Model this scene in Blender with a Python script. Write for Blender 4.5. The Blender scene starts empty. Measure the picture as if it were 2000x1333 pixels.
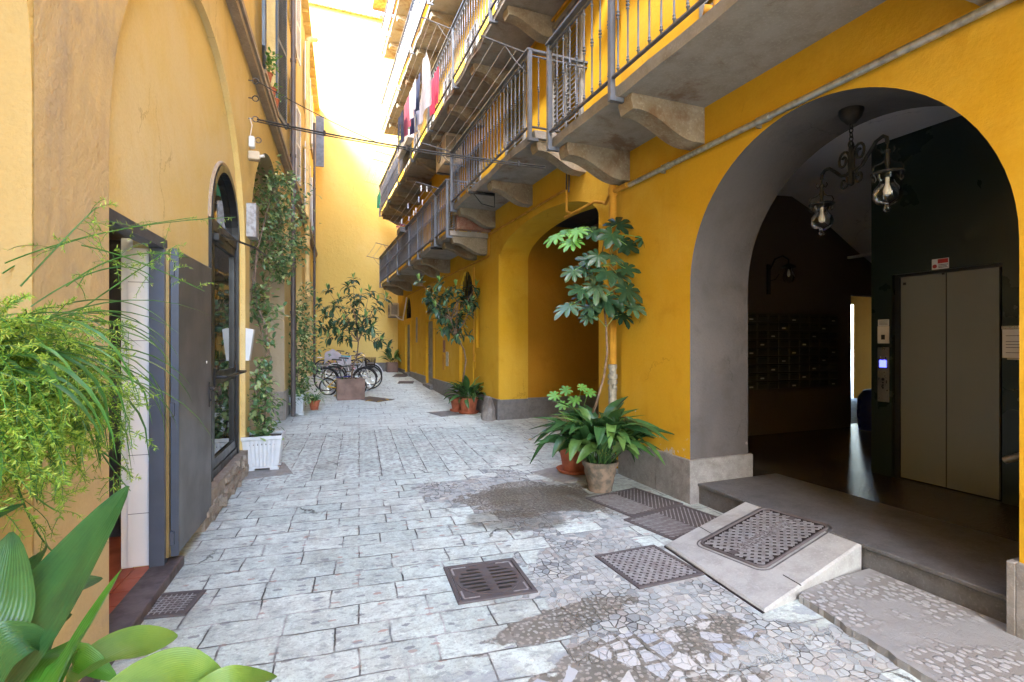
import bpy, math, random
from mathutils import Vector, Matrix
from mathutils.geometry import tessellate_polygon

# ---------------------------------------------------------------- camera, sky, sun, exposure
SC = bpy.context.scene
COL = SC.collection
YAW = math.radians(21.65)
CAMZ = 1.6
cam = bpy.data.objects.new('camera', bpy.data.cameras.new('camera'))
COL.objects.link(cam)
cam.data.sensor_width = 36.0
cam.data.lens = 18.0
cam.data.clip_start = 0.05
cam.data.clip_end = 500
cam.location = (0, 0, CAMZ)
cam.rotation_euler = (math.radians(90), 0, -YAW)
SC.camera = cam

SUN_EL, SUN_AZ = math.radians(38), math.radians(224)     # azimuth of the sun, clockwise from +Y
world = bpy.data.worlds.new('World')
SC.world = world
world.use_nodes = True
wt = world.node_tree
sky = wt.nodes.new('ShaderNodeTexSky')
sky.sky_type = 'NISHITA'
sky.sun_disc = False
sky.sun_elevation = SUN_EL
sky.sun_rotation = SUN_AZ
sky.air_density = 1.0
sky.dust_density = 2.0
sky.ozone_density = 1.0
wt.links.new(sky.outputs[0], wt.nodes['Background'].inputs[0])
wt.nodes['Background'].inputs[1].default_value = 0.15
sun = bpy.data.objects.new('sun', bpy.data.lights.new('sun', 'SUN'))
COL.objects.link(sun)
sun.data.energy = 2.0
sun.data.angle = math.radians(16)
sun.data.color = (1.0, 0.98, 0.96)
sd = Vector((math.sin(SUN_AZ) * math.cos(SUN_EL), math.cos(SUN_AZ) * math.cos(SUN_EL), math.sin(SUN_EL)))
sun.rotation_euler = sd.to_track_quat('Z', 'Y').to_euler()
SC.view_settings.view_transform = 'Standard'
SC.view_settings.look = 'None'
SC.view_settings.exposure = 4.25
SC.view_settings.gamma = 1.0
SC.cycles.use_denoising = True
SC.cycles.max_bounces = 10
SC.cycles.diffuse_bounces = 6
SC.cycles.glossy_bounces = 4
SC.cycles.transmission_bounces = 6
SC.cycles.transparent_max_bounces = 6
SC.cycles.sample_clamp_indirect = 6.0

# ---------------------------------------------------------------- helpers
R = random.Random(7)
PI = math.pi
cy, sy = math.cos(YAW), math.sin(YAW)

def dirn(u, v):
    a = (u - 1000) / 1000.0
    return Vector((cy * a + sy, -sy * a + cy, (667 - v) / 1000.0))
def G(u, v, h=0.0):            # where the sight line meets the level h
    d = dirn(u, v); t = (h - CAMZ) / d.z
    return Vector((d.x * t, d.y * t, h))
def onX(u, v, X):
    d = dirn(u, v); t = X / d.x
    return Vector((X, d.y * t, CAMZ + d.z * t))
def onY(u, v, Y):
    d = dirn(u, v); t = Y / d.y
    return Vector((d.x * t, Y, CAMZ + d.z * t))
def atz(u, v, z):              # at a given distance ahead
    d = dirn(u, v)
    return Vector((d.x * z, d.y * z, CAMZ + d.z * z))

class MB:
    def __init__(s, M=None):
        s.v, s.f, s.M, s.smooth = [], [], M, False
    def add(s, vs, fs):
        o = len(s.v)
        if s.M is not None: vs = [s.M @ Vector(p) for p in vs]
        s.v += [tuple(p) for p in vs]
        s.f += [tuple(i + o for i in f) for f in fs]
    def box(s, x0, x1, y0, y1, z0, z1, b=0.0):
        if b <= 0:
            s.add([(x0,y0,z0),(x1,y0,z0),(x1,y1,z0),(x0,y1,z0),(x0,y0,z1),(x1,y0,z1),(x1,y1,z1),(x0,y1,z1)],
                  [(3,2,1,0),(4,5,6,7),(0,1,5,4),(1,2,6,5),(2,3,7,6),(3,0,4,7)])
        else:      # chamfered
            vs = []
            for (zz, i) in ((z0, b), (z0 + b, 0), (z1 - b, 0), (z1, b)):
                X0, X1, Y0, Y1 = x0 + i, x1 - i, y0 + i, y1 - i
                c = b * .6 if not i else b * .4
                vs += [(X0+c,Y0,zz),(X1-c,Y0,zz),(X1,Y0+c,zz),(X1,Y1-c,zz),(X1-c,Y1,zz),(X0+c,Y1,zz),(X0,Y1-c,zz),(X0,Y0+c,zz)]
            fs = [tuple(range(7,-1,-1)), tuple(range(24,32))]
            for r in range(3):
                for k in range(8):
                    a, c2 = r*8+k, r*8+(k+1)%8
                    fs.append((a, c2, c2+8, a+8))
            s.add(vs, fs)
    def obox(s, c, size, rot=0.0, M=None, b=0.0):
        M2 = Matrix.Translation(Vector(c)) @ (M if M is not None else Matrix.Rotation(rot, 4, 'Z'))
        old = s.M
        s.M = M2 if old is None else old @ M2
        s.box(-size[0]/2, size[0]/2, -size[1]/2, size[1]/2, -size[2]/2, size[2]/2, b)
        s.M = old
    def tube(s, pts, r, n=6, caps=True):
        pts = [Vector(p) for p in pts]
        rs = r if isinstance(r, (list, tuple)) else [r] * len(pts)
        vs, fs = [], []
        ref = None
        for i, p in enumerate(pts):
            d = (pts[min(i+1, len(pts)-1)] - pts[max(i-1, 0)])
            if d.length < 1e-9: d = Vector((0,0,1))
            d.normalize()
            if ref is None:
                ref = d.orthogonal().normalized()
            ref = (ref - d * ref.dot(d))
            if ref.length < 1e-6: ref = d.orthogonal()
            ref.normalize()
            b = d.cross(ref)
            for k in range(n):
                a = 2*PI*k/n
                vs.append(p + (ref*math.cos(a) + b*math.sin(a)) * rs[i])
        for i in range(len(pts)-1):
            for k in range(n):
                fs.append((i*n+k, i*n+(k+1)%n, (i+1)*n+(k+1)%n, (i+1)*n+k))
        if caps:
            fs.append(tuple(range(n-1,-1,-1))); fs.append(tuple(range((len(pts)-1)*n, len(pts)*n)))
        s.add(vs, fs)
    def lathe(s, prof, c=(0,0,0), n=16, sq=None, M=None):
        vs, fs = [], []
        c = Vector(c)
        for (r, z) in prof:
            for k in range(n):
                a = 2*PI*(k+.5)/n
                p = Vector((r*math.cos(a), r*math.sin(a), z))
                if M is not None: p = M @ p
                vs.append(c + p)
        for i in range(len(prof)-1):
            for k in range(n):
                fs.append((i*n+k, i*n+(k+1)%n, (i+1)*n+(k+1)%n, (i+1)*n+k))
        fs.append(tuple(range(n-1,-1,-1))); fs.append(tuple(range((len(prof)-1)*n, len(prof)*n)))
        s.add(vs, fs)
    def prism(s, poly, ext):
        poly = [Vector(p) for p in poly]; e = Vector(ext); n = len(poly)
        tri = tessellate_polygon([poly])
        vs = poly + [p + e for p in poly]
        fs = [t for t in tri] + [tuple(i + n for i in reversed(t)) for t in tri]
        fs += [(k, k+n, (k+1)%n+n, (k+1)%n) for k in range(n)]
        s.add(vs, fs)
    def plate(s, outer, holes, to3, depth=0.0, depths=None, reveal=True, only_reveal=False):
        # flat wall of 2-D outline with 2-D holes; to3(a, b, d) gives the point at depth d behind the face
        loops = [[Vector((p[0], p[1], 0)) for p in L] for L in [outer] + holes]
        flat = [p for L in loops for p in L]
        if not only_reveal:
            tri = tessellate_polygon(loops)
            s.add([to3(p.x, p.y, 0) for p in flat], tri)
        if reveal:
            for i, L in enumerate(holes):
                d = depths[i] if depths else depth
                if d == 0: continue
                n = len(L)
                s.add([to3(p[0], p[1], 0) for p in L] + [to3(p[0], p[1], d) for p in L],
                      [(k, (k+1)%n, (k+1)%n+n, k+n) for k in range(n)])
    def blade(s, p, d, L, W, droop=0.8, n=6, shape='lance', fold=0.15, twist=0.0, up=None):
        p = Vector(p); d = Vector(d).normalized()
        upv = Vector(up) if up is not None else Vector((0,0,1))
        side = d.cross(upv)
        if side.length < 1e-3: side = d.orthogonal()
        side.normalize()
        if twist: side = Matrix.Rotation(twist, 3, d) @ side
        vs, fs = [], []
        for i in range(n+1):
            t = i / n
            if shape == 'lance': w = math.sin(PI * min(1, max(0.02, t**0.85))) ** 0.8
            elif shape == 'strap': w = min(1, .35 + 3*t) * (1 - t**3.0)
            elif shape == 'oval': w = math.sin(PI * max(.03, min(.985, t))) ** 0.6
            else: w = 1
            w = max(w, .03) * W / 2
            nrm = side.cross(d)
            vs += [p - side*w + nrm*fold*w, p, p + side*w + nrm*fold*w]
            if i < n:
                p = p + d * (L / n)
                h = Vector((d.x, d.y, 0))
                ax = side
                ang = -droop / n * (0.5 + t)
                if d.z < -.97: ang = 0
                d = (Matrix.Rotation(ang, 3, ax) @ d).normalized()
        for i in range(n):
            a = i*3
            fs += [(a, a+1, a+4, a+3), (a+1, a+2, a+5, a+4)]
        s.add(vs, fs)
        return p
    def palm(s, c, nrm, tip, r, lobes=8, droop=.25):
        c = Vector(c); nrm = Vector(nrm).normalized(); tip = Vector(tip)
        tip = (tip - nrm*tip.dot(nrm)).normalized(); sd_ = nrm.cross(tip)
        vs = [c]; ring = []
        span = math.radians(290)
        for k in range(lobes):
            a = -span/2 + span*k/(lobes-1)
            ll = r * (1.0 - .35*abs(a)/(span/2)) * R.uniform(.9, 1.08)
            da = span/(lobes-1)
            seq = [(a-da*.5, .44), (a-da*.40, .66), (a-da*.28, .86), (a, 1.0), (a+da*.28, .86), (a+da*.40, .66)]
            for j, (aa, rr) in enumerate(seq):
                rr *= ll
                q = c + (tip*math.cos(aa) + sd_*math.sin(aa))*rr - nrm*droop*(rr*rr/r) + nrm*(0.02*r if j in (1,2,4,5) else -.02*r)
                ring.append(q)
            ring.append(None)
        ring = [q for q in ring if q is not None]
        vs += ring
        s.add(vs, [(0, i, i+1) for i in range(1, len(ring))])

def link(name, me_or_none, parent=None):
    o = bpy.data.objects.new(name, me_or_none)
    COL.objects.link(o)
    if parent: o.parent = parent
    return o

def wloc(o):
    p = Vector((0,0,0))
    while o: p += o.location; o = o.parent
    return p

def obj(name, mb, mat, parent=None, kind=None, label=None):
    me = bpy.data.meshes.new(name)
    off = wloc(parent) if parent else Vector((0,0,0))
    me.from_pydata([tuple(Vector(p) - off) for p in mb.v], [], mb.f)
    me.update()
    if mb.smooth:
        me.polygons.foreach_set('use_smooth', [True]*len(me.polygons))
        if mb.smooth != 'all':
            me.set_sharp_from_angle(angle=math.radians(40))
    me.materials.append(mat)
    o = link(name, me, parent)
    if kind: o['kind'] = kind
    if label: o['label'] = label
    return o

def thing(name, label, cat, loc=(0,0,0), group=None):
    o = link(name, None)
    o.location = loc
    o.empty_display_size = .1
    o['label'] = label; o['category'] = cat
    if group: o['group'] = group
    return o
def tag(o, label, cat, group=None):
    o['label'] = label; o['category'] = cat
    if group: o['group'] = group
    return o
def copy_tree(o, parent=None):
    c = o.copy(); COL.objects.link(c)
    if parent: c.parent = parent
    for ch in list(o.children): copy_tree(ch, c)
    return c
def SM(M=None, all_=False):
    m = MB(M); m.smooth = 'all' if all_ else True
    return m

# ---------------------------------------------------------------- materials
def nd(nt, typ, ins=None, **props):
    n = nt.nodes.new(typ)
    for k, v in props.items(): setattr(n, k, v)
    for k, v in (ins or {}).items():
        sk = n.inputs[k]
        if isinstance(v, bpy.types.NodeSocket): nt.links.new(v, sk)
        else: sk.default_value = v
    return n
def rgb(c): return (c[0], c[1], c[2], 1.0)
def mixc(nt, f, a, b, blend='MIX'):
    n = nt.nodes.new('ShaderNodeMix'); n.data_type = 'RGBA'; n.blend_type = blend
    for i, v in ((0, f), (6, a), (7, b)):
        if isinstance(v, bpy.types.NodeSocket): nt.links.new(v, n.inputs[i])
        elif i == 0: n.inputs[0].default_value = v
        else: n.inputs[i].default_value = rgb(v)
    return n.outputs[2]
def math_(nt, op, a, b=0.0, c=None, clamp=False):
    n = nt.nodes.new('ShaderNodeMath'); n.operation = op; n.use_clamp = clamp
    for i, v in enumerate((a, b) if c is None else (a, b, c)):
        if isinstance(v, bpy.types.NodeSocket): nt.links.new(v, n.inputs[i])
        else: n.inputs[i].default_value = v
    return n.outputs[0]
def sstep(nt, x, lo, hi):
    n = nt.nodes.new('ShaderNodeMapRange'); n.interpolation_type = 'SMOOTHSTEP'
    nt.links.new(x, n.inputs[0]); n.inputs[1].default_value = lo; n.inputs[2].default_value = hi
    return n.outputs[0]
def noise(nt, vec, scale, detail=4, rough=.55, dist=0.0):
    return nd(nt, 'ShaderNodeTexNoise', {'Vector': vec, 'Scale': scale, 'Detail': detail, 'Roughness': rough, 'Distortion': dist}).outputs['Fac']
def newmat(name):
    m = bpy.data.materials.new(name); m.use_nodes = True
    nt = m.node_tree
    return m, nt, nt.nodes['Principled BSDF']
def bump(nt, h, dist, strength=1.0, normal=None):
    ins = {'Height': h, 'Distance': dist, 'Strength': strength}
    if normal is not None: ins['Normal'] = normal
    return nd(nt, 'ShaderNodeBump', ins).outputs[0]
def scaled(nt, vec, sx, sy, sz):
    return nd(nt, 'ShaderNodeMapping', {'Vector': vec, 'Scale': (sx, sy, sz)}).outputs[0]

def simple(name, col, rough=.6, metal=0.0, var=.12, scale=6.0, bmp=0.0, bscale=60.0, col2=None, spec=.5):
    m, nt, bs = newmat(name)
    pos = nd(nt, 'ShaderNodeTexCoord').outputs['Object']
    n1 = noise(nt, pos, scale, 5)
    c2 = col2 if col2 else tuple(c*(1-var*2) for c in col)
    c = mixc(nt, sstep(nt, n1, .35, .7), tuple(min(1, x*(1+var)) for x in col), c2)
    nt.links.new(c, bs.inputs['Base Color'])
    r = nd(nt, 'ShaderNodeMapRange', {0: n1, 1: .3, 2: .7, 3: max(0.02, rough-.08), 4: min(1, rough+.1)}).outputs[0]
    nt.links.new(r, bs.inputs['Roughness'])
    bs.inputs['Metallic'].default_value = metal
    bs.inputs['Specular IOR Level'].default_value = spec
    if bmp:
        nt.links.new(bump(nt, noise(nt, pos, bscale, 4), bmp), bs.inputs['Normal'])
    return m

def plaster(name, base, pale, dark, patch=.5, grain=.006, streak=.35, scale=.5, peel=None):
    m, nt, bs = newmat(name)
    pos = nd(nt, 'ShaderNodeNewGeometry').outputs['Position']
    big = noise(nt, pos, scale, 6, .6, .3)
    mid = noise(nt, pos, 2.3, 6, .62, .4)
    st = noise(nt, scaled(nt, pos, 2.2, 2.2, .22), 1.6, 6, .6)       # rain streaks
    fine = noise(nt, pos, 55, 5, .65)
    c = mixc(nt, sstep(nt, big, .42, .72), base, pale)
    c = mixc(nt, math_(nt, 'MULTIPLY', sstep(nt, mid, .5, .78), patch), c, dark)
    c = mixc(nt, math_(nt, 'MULTIPLY', sstep(nt, st, .52, .8), streak), c, dark)
    c = mixc(nt, math_(nt, 'MULTIPLY', sstep(nt, fine, .35, .75), .14), c, (base[0]*.5, base[1]*.45, base[2]*.4))
    cw = nd(nt, 'ShaderNodeVectorMath', {0: nd(nt, 'ShaderNodeTexNoise', {'Vector': pos, 'Scale': 2.5, 'Detail': 6, 'Roughness': .65}).outputs['Color'], 1: (.45,.45,.45), 2: pos}, operation='MULTIPLY_ADD').outputs[0]
    ce = nd(nt, 'ShaderNodeTexVoronoi', {'Vector': cw, 'Scale': .75}, feature='DISTANCE_TO_EDGE').outputs['Distance']
    ck = math_(nt, 'MULTIPLY', sstep(nt, ce, .006, .001), sstep(nt, noise(nt, pos, .8, 2), .56, .62))
    c = mixc(nt, math_(nt, 'MULTIPLY', ck, .38), c, (dark[0]*.35, dark[1]*.32, dark[2]*.4))
    if peel:
        pn = noise(nt, pos, 3.1, 8, .65, .2)
        hz = nd(nt, 'ShaderNodeSeparateXYZ', {0: pos}).outputs[2]
        low = sstep(nt, hz, peel[1], peel[1]-.9)
        k = sstep(nt, math_(nt, 'ADD', pn, math_(nt, 'MULTIPLY', low, .17)), .735, .745)
        c = mixc(nt, k, c, peel[0])
    nt.links.new(c, bs.inputs['Base Color'])
    bs.inputs['Roughness'].default_value = .88
    bs.inputs['Specular IOR Level'].default_value = .2
    h = math_(nt, 'ADD', math_(nt, 'MULTIPLY', fine, .5), math_(nt, 'MULTIPLY', noise(nt, pos, 9, 5, .6), 1.6))
    h = math_(nt, 'ADD', h, math_(nt, 'MULTIPLY', mid, 2.2))
    nt.links.new(bump(nt, h, grain), bs.inputs['Normal'])
    return m

def stone(name, c1, c2, c3, scale=8.0, grain=.004, rough=.75, stain=None):
    m, nt, bs = newmat(name)
    pos = nd(nt, 'ShaderNodeNewGeometry').outputs['Position']
    a = noise(nt, pos, scale, 8, .7, .2); b = noise(nt, pos, scale*9, 4, .7); g = noise(nt, pos, 1.3, 5, .6)
    c = mixc(nt, sstep(nt, a, .36, .66), c1, c2)
    c = mixc(nt, math_(nt, 'MULTIPLY', sstep(nt, b, .5, .72), .7), c, c3)
    c = mixc(nt, math_(nt, 'MULTIPLY', sstep(nt, g, .5, .75), .35), c, tuple(x*.5 for x in c1))
    if stain:
        w = noise(nt, scaled(nt, pos, 1, 1.2, .8), 1.1, 8, .7, .5)
        c = mixc(nt, math_(nt, 'MULTIPLY', sstep(nt, w, .53, .66), .75), c, stain)
    nt.links.new(c, bs.inputs['Base Color'])
    bs.inputs['Roughness'].default_value = rough
    nt.links.new(bump(nt, math_(nt, 'ADD', a, math_(nt, 'MULTIPLY', b, .5)), grain), bs.inputs['Normal'])
    return m

def leaf(name, dark, mid, light, rough=.35, trans=.22, vein=0.0):
    m, nt, bs = newmat(name)
    geo = nd(nt, 'ShaderNodeNewGeometry')
    rnd = geo.outputs['Random Per Island']; pos = geo.outputs['Position']
    ramp = nd(nt, 'ShaderNodeValToRGB', {'Fac': rnd})
    e = ramp.color_ramp.elements
    e[0].position = .05; e[0].color = rgb(dark); e[1].position = .97; e[1].color = rgb(light)
    k = e.new(.6); k.color = rgb(mid)
    n1 = noise(nt, pos, 14, 4)
    c = mixc(nt, math_(nt, 'MULTIPLY', sstep(nt, n1, .4, .75), .4), ramp.outputs[0], tuple(x*.6 for x in dark))
    nt.links.new(c, bs.inputs['Base Color'])
    bs.inputs['Roughness'].default_value = rough
    nt.links.new(bump(nt, noise(nt, pos, 40, 3), .003), bs.inputs['Normal'])
    tr = nd(nt, 'ShaderNodeBsdfTranslucent', {'Color': mixc(nt, .5, c, light)})
    mx = nd(nt, 'ShaderNodeMixShader', {0: trans, 1: bs.outputs[0], 2: tr.outputs[0]})
    nt.links.new(mx.outputs[0], nt.nodes['Material Output'].inputs[0])
    return m

def vein_leaf(name, dark, light):
    # broad leaf: pale lines along its length come from the leaf's own UV-less strip normal noise
    return leaf(name, dark, tuple((a+b)/2 for a, b in zip(dark, light)), light, .3, .25)

M = {}
M['yellow_near'] = plaster('ochre_plaster', (0.528,0.303,0.016), (0.576,0.369,0.048), (0.416,0.213,0.008), .65, .0032, .45, peel=((.42,.38,.33), 1.2))
M['yellow_far'] = plaster('ochre_plaster_far', (0.560,0.328,0.018), (0.608,0.385,0.048), (0.448,0.238,0.010), .6, .004, .45, peel=((.42,.38,.33), 1.0))
M['end_yellow'] = plaster('end_wall_plaster', (0.616,0.443,0.122), (0.649,0.492,0.171), (0.566,0.377,0.086), .25, .006, .2, .25)
M['left_plaster'] = plaster('apricot_plaster', (0.640,0.482,0.190), (0.672,0.550,0.294), (0.496,0.361,0.171), .5, .008, .45, .6)
M['left_blind'] = plaster('pale_apricot_plaster', (0.656,0.516,0.218), (0.672,0.576,0.351), (0.624,0.447,0.133), .5, .004, .35, .45)
M['left_rough'] = plaster('worn_pier_plaster', (0.528,0.413,0.237), (0.640,0.499,0.257), (0.320,0.275,0.237), .75, .006, .6, 1.4)
M['left_jamb'] = plaster('dimmed_apricot_plaster', (0.400,0.290,0.122), (0.424,0.328,0.162), (0.360,0.252,0.095), .3, .004, .2, .6)  # apricot plaster with its colour lowered to offset strong light on the jamb
M['beige'] = plaster('beige_plaster', (0.425,0.360,0.257), (0.476,0.414,0.314), (0.306,0.252,0.171), .5, .006, .4, .8)
M['roughcast'] = stone('grey_roughcast', (.36,.33,.30), (.28,.26,.23), (.45,.42,.38), 14, .03, .9)
M['rubble'] = stone('broken_sill_stone', (.40,.35,.29), (.30,.24,.19), (.52,.47,.41), 12, .05, .9)
M['granite'] = stone('granite', (.175,.175,.178), (.12,.118,.118), (.25,.25,.25), 10, .003, .62)
M['granite_warm'] = stone('step_granite', (.235,.225,.215), (.165,.155,.145), (.32,.31,.30), 9, .004, .6, stain=(.10,.085,.07))
M['ramp_stone'] = stone('ramp_granite', (.36,.365,.355), (.28,.28,.27), (.44,.445,.435), 7, .004, .6, stain=(.20,.19,.175))
M['concrete'] = stone('balcony_concrete', (.275,.26,.235), (.22,.205,.18), (.335,.32,.295), 5, .006, .9, stain=(.13,.065,.025))
M['corbel'] = stone('corbel_stone', (.27,.235,.175), (.20,.155,.10), (.36,.325,.26), 4, .012, .9, stain=(.15,.075,.03))
M['brickred'] = stone('old_brick', (.20,.07,.045), (.26,.17,.12), (.36,.30,.25), 9, .02, .9)
M['rail'] = simple('grey_painted_iron', (.095,.108,.135), .42, .15, .08, 9)
M['rail_dark'] = simple('weathered_iron', (.10,.095,.10), .5, .3, .2, 12)
M['screen'] = simple('blue_grey_sheet', (.15,.17,.215), .5, .1, .1, 5)
M['blackiron'] = simple('black_wrought_iron', (.008,.0075,.007), .75, .0, .2, 20)
M['galv'] = simple('galvanised_steel', (.46,.48,.48), .38, .75, .15, 18, .0008, 60, col2=(.30,.31,.31))
M['brownpipe'] = simple('brown_drainpipe', (.095,.082,.084), .45, .2, .1, 3)
M['castiron'] = simple('cast_iron', (.080,.068,.070), .6, .2, .2, 12, .001, 120, col2=(.115,.105,.108), spec=.25)
M['castdeep'] = simple('dark_iron_and_shadow', (.028,.022,.022), .85, 0, .2, 12, spec=.1)
M['castworn'] = simple('worn_cast_iron', (.27,.275,.285), .45, .2, .2, 25, .001, 150, col2=(.20,.18,.185))
M['doorgrey'] = simple('grey_steel_door', (.105,.11,.122), .42, .15, .05, 2.5)
M['frameblue'] = simple('slate_blue_frame', (.065,.078,.11), .45, .1, .06, 6)
M['frameblack'] = simple('black_frame', (.016,.016,.018), .35, .2, .1, 8)
M['brass'] = simple('brass_strip', (.30,.21,.09), .45, .6, .1, 10)
M['whitetile'] = simple('white_tile', (.72,.72,.74), .3, 0, .03, 2.0)
M['darktile'] = simple('dark_tile', (.09,.08,.085), .4, 0, .05, 2.0)
M['redtile'] = simple('red_floor_tile', (.34,.075,.035), .5, 0, .12, 6)
M['darkstone'] = simple('dark_threshold_stone', (.085,.07,.075), .6, 0, .2, 8, .003, 30)
M['steps'] = stone('worn_step_stone', (.105,.105,.11), (.07,.07,.07), (.16,.16,.165), 7, .005, .55, stain=(.05,.045,.04))
M['dullsteel'] = simple('dull_pipe_steel', (.27,.25,.20), .6, .2, .25, 14, .001, 50)
M['whiteplastic'] = simple('white_plastic', (.56,.59,.62), .4, 0, .04, 5)
M['offwhite'] = simple('off_white_paint', (.62,.60,.56), .6, 0, .06, 5)
M['terracotta'] = simple('terracotta', (.40,.115,.055), .75, 0, .16, 9, .002, 60)
M['oldclay'] = simple('mossy_old_clay', (.17,.12,.085), .9, 0, .3, 13, .008, 40, col2=(.09,.082,.062))
M['corten'] = simple('brown_planter_metal', (.17,.105,.085), .5, .3, .12, 4)
M['soil'] = simple('soil', (.045,.032,.024), .95, 0, .3, 40, .01, 60)
M['bark'] = simple('bark', (.17,.115,.075), .9, 0, .25, 18, .006, 40)
M['vinewood'] = simple('vine_stem', (.20,.15,.115), .9, 0, .2, 18, .004, 40)
M['rubber'] = simple('black_rubber', (.016,.016,.017), .7, 0, .1, 8)
M['chrome'] = simple('chrome', (.68,.69,.70), .22, .95, .05, 8)
M['glass_dark'] = None
M['darkroom'] = simple('dark_interior', (.018,.017,.016), .8, 0, .1, 3)
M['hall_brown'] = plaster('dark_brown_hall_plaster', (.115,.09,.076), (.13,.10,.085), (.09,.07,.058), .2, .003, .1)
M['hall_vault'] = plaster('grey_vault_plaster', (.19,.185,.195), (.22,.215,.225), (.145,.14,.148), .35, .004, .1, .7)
M['hall_lit'] = plaster('lit_hall_ceiling', (.60,.59,.60), (.64,.63,.64), (.52,.50,.50), .3, .003, .1)  # ceiling colour raised to stand in for light bounced off the floor
M['passage'] = plaster('shaded_ochre_plaster', (.40,.19,.012), (.46,.23,.02), (.30,.13,.008), .5, .005, .3)  # darker copy of the ochre plaster, passage shade put into the colour
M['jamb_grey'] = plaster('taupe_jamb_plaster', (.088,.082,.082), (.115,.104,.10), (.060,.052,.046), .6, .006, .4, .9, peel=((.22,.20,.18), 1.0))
M['hall_green'] = simple('dark_green_panel', (.016,.026,.021), .3, 0, .06, 1.5)
M['liftdoor'] = simple('grey_lift_door', (.20,.21,.195), .38, .2, .03, 1.2)
M['steel'] = simple('brushed_steel', (.42,.39,.33), .32, .85, .05, 30)
M['mailbox'] = simple('olive_mailbox_metal', (.075,.072,.055), .4, .3, .1, 6)
M['paper'] = simple('white_paper', (.72,.71,.74), .8, 0, .03, 5)
M['ink'] = simple('grey_ink', (.12,.12,.14), .8)
M['red_paint'] = simple('red_sign_paint', (.50,.03,.025), .5)
M['black'] = simple('black_plastic', (.012,.012,.013), .4)
M['acbeige'] = simple('beige_ac_casing', (.50,.41,.29), .5, 0, .08, 4)
M['shutter_blue'] = simple('dark_blue_shutter', (.075,.11,.155), .5, 0, .08, 5)
M['shutter_white'] = simple('white_shutter', (.66,.68,.72), .5, 0, .05, 5)
M['shutter_grey'] = simple('grey_louvred_shutter', (.19,.19,.19), .55, 0, .1, 5)
M['string'] = stone('string_course_stone', (.36,.29,.22), (.28,.215,.16), (.43,.37,.30), 5, .004, .85)
M['tile_roof'] = simple('clay_roof_tile', (.50,.24,.10), .85, 0, .25, 6)
M['wire'] = simple('clothes_line', (.42,.40,.38), .6)
M['cable'] = simple('dark_cable', (.018,.017,.017), .6)
M['yellowpipe'] = simple('ochre_painted_pipe', (.44,.215,.014), .85, 0, .1, 6)
M['palepipe'] = simple('pale_yellow_drainpipe', (.72,.50,.20), .55, 0, .08, 4)
def cloth(name, c): return simple(name, c, .9, 0, .06, 5, .004, 9)
M['c_white'] = cloth('white_cloth', (.74,.74,.78)); M['c_red'] = cloth('red_cloth', (.52,.03,.07)); M['c_navy'] = cloth('navy_cloth', (.04,.05,.10))
M['c_pink'] = cloth('pink_cloth', (.62,.13,.18)); M['c_blue'] = cloth('blue_cloth', (.08,.09,.24)); M['c_pale'] = cloth('pale_blue_cloth', (.50,.56,.70))
M['c_green'] = cloth('green_cloth', (.05,.42,.24)); M['c_grey'] = cloth('grey_cover', (.42,.40,.43))
M['b_blue'] = simple('blue_bike_paint', (.025,.04,.28), .3); M['b_yellow'] = simple('yellow_bike_paint', (.75,.46,.01), .3)
M['b_black'] = simple('black_bike_paint', (.015,.015,.017), .3); M['b_white'] = simple('white_bike_paint', (.66,.67,.70), .3)
M['b_pink'] = simple('pink_bike_paint', (.60,.16,.30), .35); M['b_teal'] = simple('teal_bag', (.03,.33,.42), .6)
M['b_silver'] = simple('silver_bike_paint', (.45,.47,.50), .3, .6)
M['wicker'] = simple('wicker', (.20,.12,.06), .8, 0, .3, 30, .005, 50)
M['lf_loquat'] = leaf('loquat_leaf', (.026,.066,.042), (.052,.115,.060), (.13,.24,.13), .24, .18)
M['lf_young'] = leaf('young_loquat_leaf', (.14,.29,.06), (.22,.42,.11), (.36,.54,.20), .38, .35)
M['lf_fatsia'] = leaf('fatsia_leaf', (.014,.042,.022), (.030,.078,.034), (.085,.155,.08), .24, .18)
M['lf_fatsia_young'] = leaf('young_fatsia_leaf', (.08,.22,.03), (.13,.32,.05), (.20,.40,.08), .35, .3)
M['lf_asp'] = leaf('aspidistra_leaf', (.022,.072,.026), (.05,.135,.04), (.17,.30,.07), .27, .2)
M['lf_vine'] = leaf('vine_leaf', (.055,.135,.055), (.125,.24,.10), (.42,.50,.20), .26, .22)
M['lf_fern'] = leaf('asparagus_fern_leaf', (.10,.24,.022), (.26,.46,.05), (.52,.62,.14), .5, .4)
M['lf_strap'] = leaf('spider_plant_leaf', (.035,.12,.03), (.07,.22,.045), (.13,.32,.07), .35, .3)
M['dry'] = leaf('dry_leaf', (.30,.15,.04), (.45,.28,.05), (.62,.50,.10), .7, .1)

def glassy(name, tint, rough=.03, ior=1.55):
    m, nt, bs = newmat(name)
    bs.inputs['Base Color'].default_value = rgb(tint); bs.inputs['Roughness'].default_value = rough
    bs.inputs['IOR'].default_value = ior
    pos = nd(nt, 'ShaderNodeTexCoord').outputs['Object']
    nt.links.new(bump(nt, noise(nt, pos, 3.0, 2), .0015), bs.inputs['Normal'])
    return m
M['glass_dark'] = glassy('dark_window_glass', (.014,.016,.016))
def clear_glass(name):
    m, nt, bs = newmat(name)
    gl = nd(nt, 'ShaderNodeBsdfGlossy', {'Roughness': .04})
    tr = nd(nt, 'ShaderNodeBsdfTransparent', {'Color': (.93,.94,.93,1)})
    fr = nd(nt, 'ShaderNodeFresnel', {'IOR': 1.42})
    mx = nd(nt, 'ShaderNodeMixShader', {0: fr.outputs[0], 1: tr.outputs[0], 2: gl.outputs[0]})
    nt.links.new(mx.outputs[0], nt.nodes['Material Output'].inputs[0])
    return m
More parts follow.
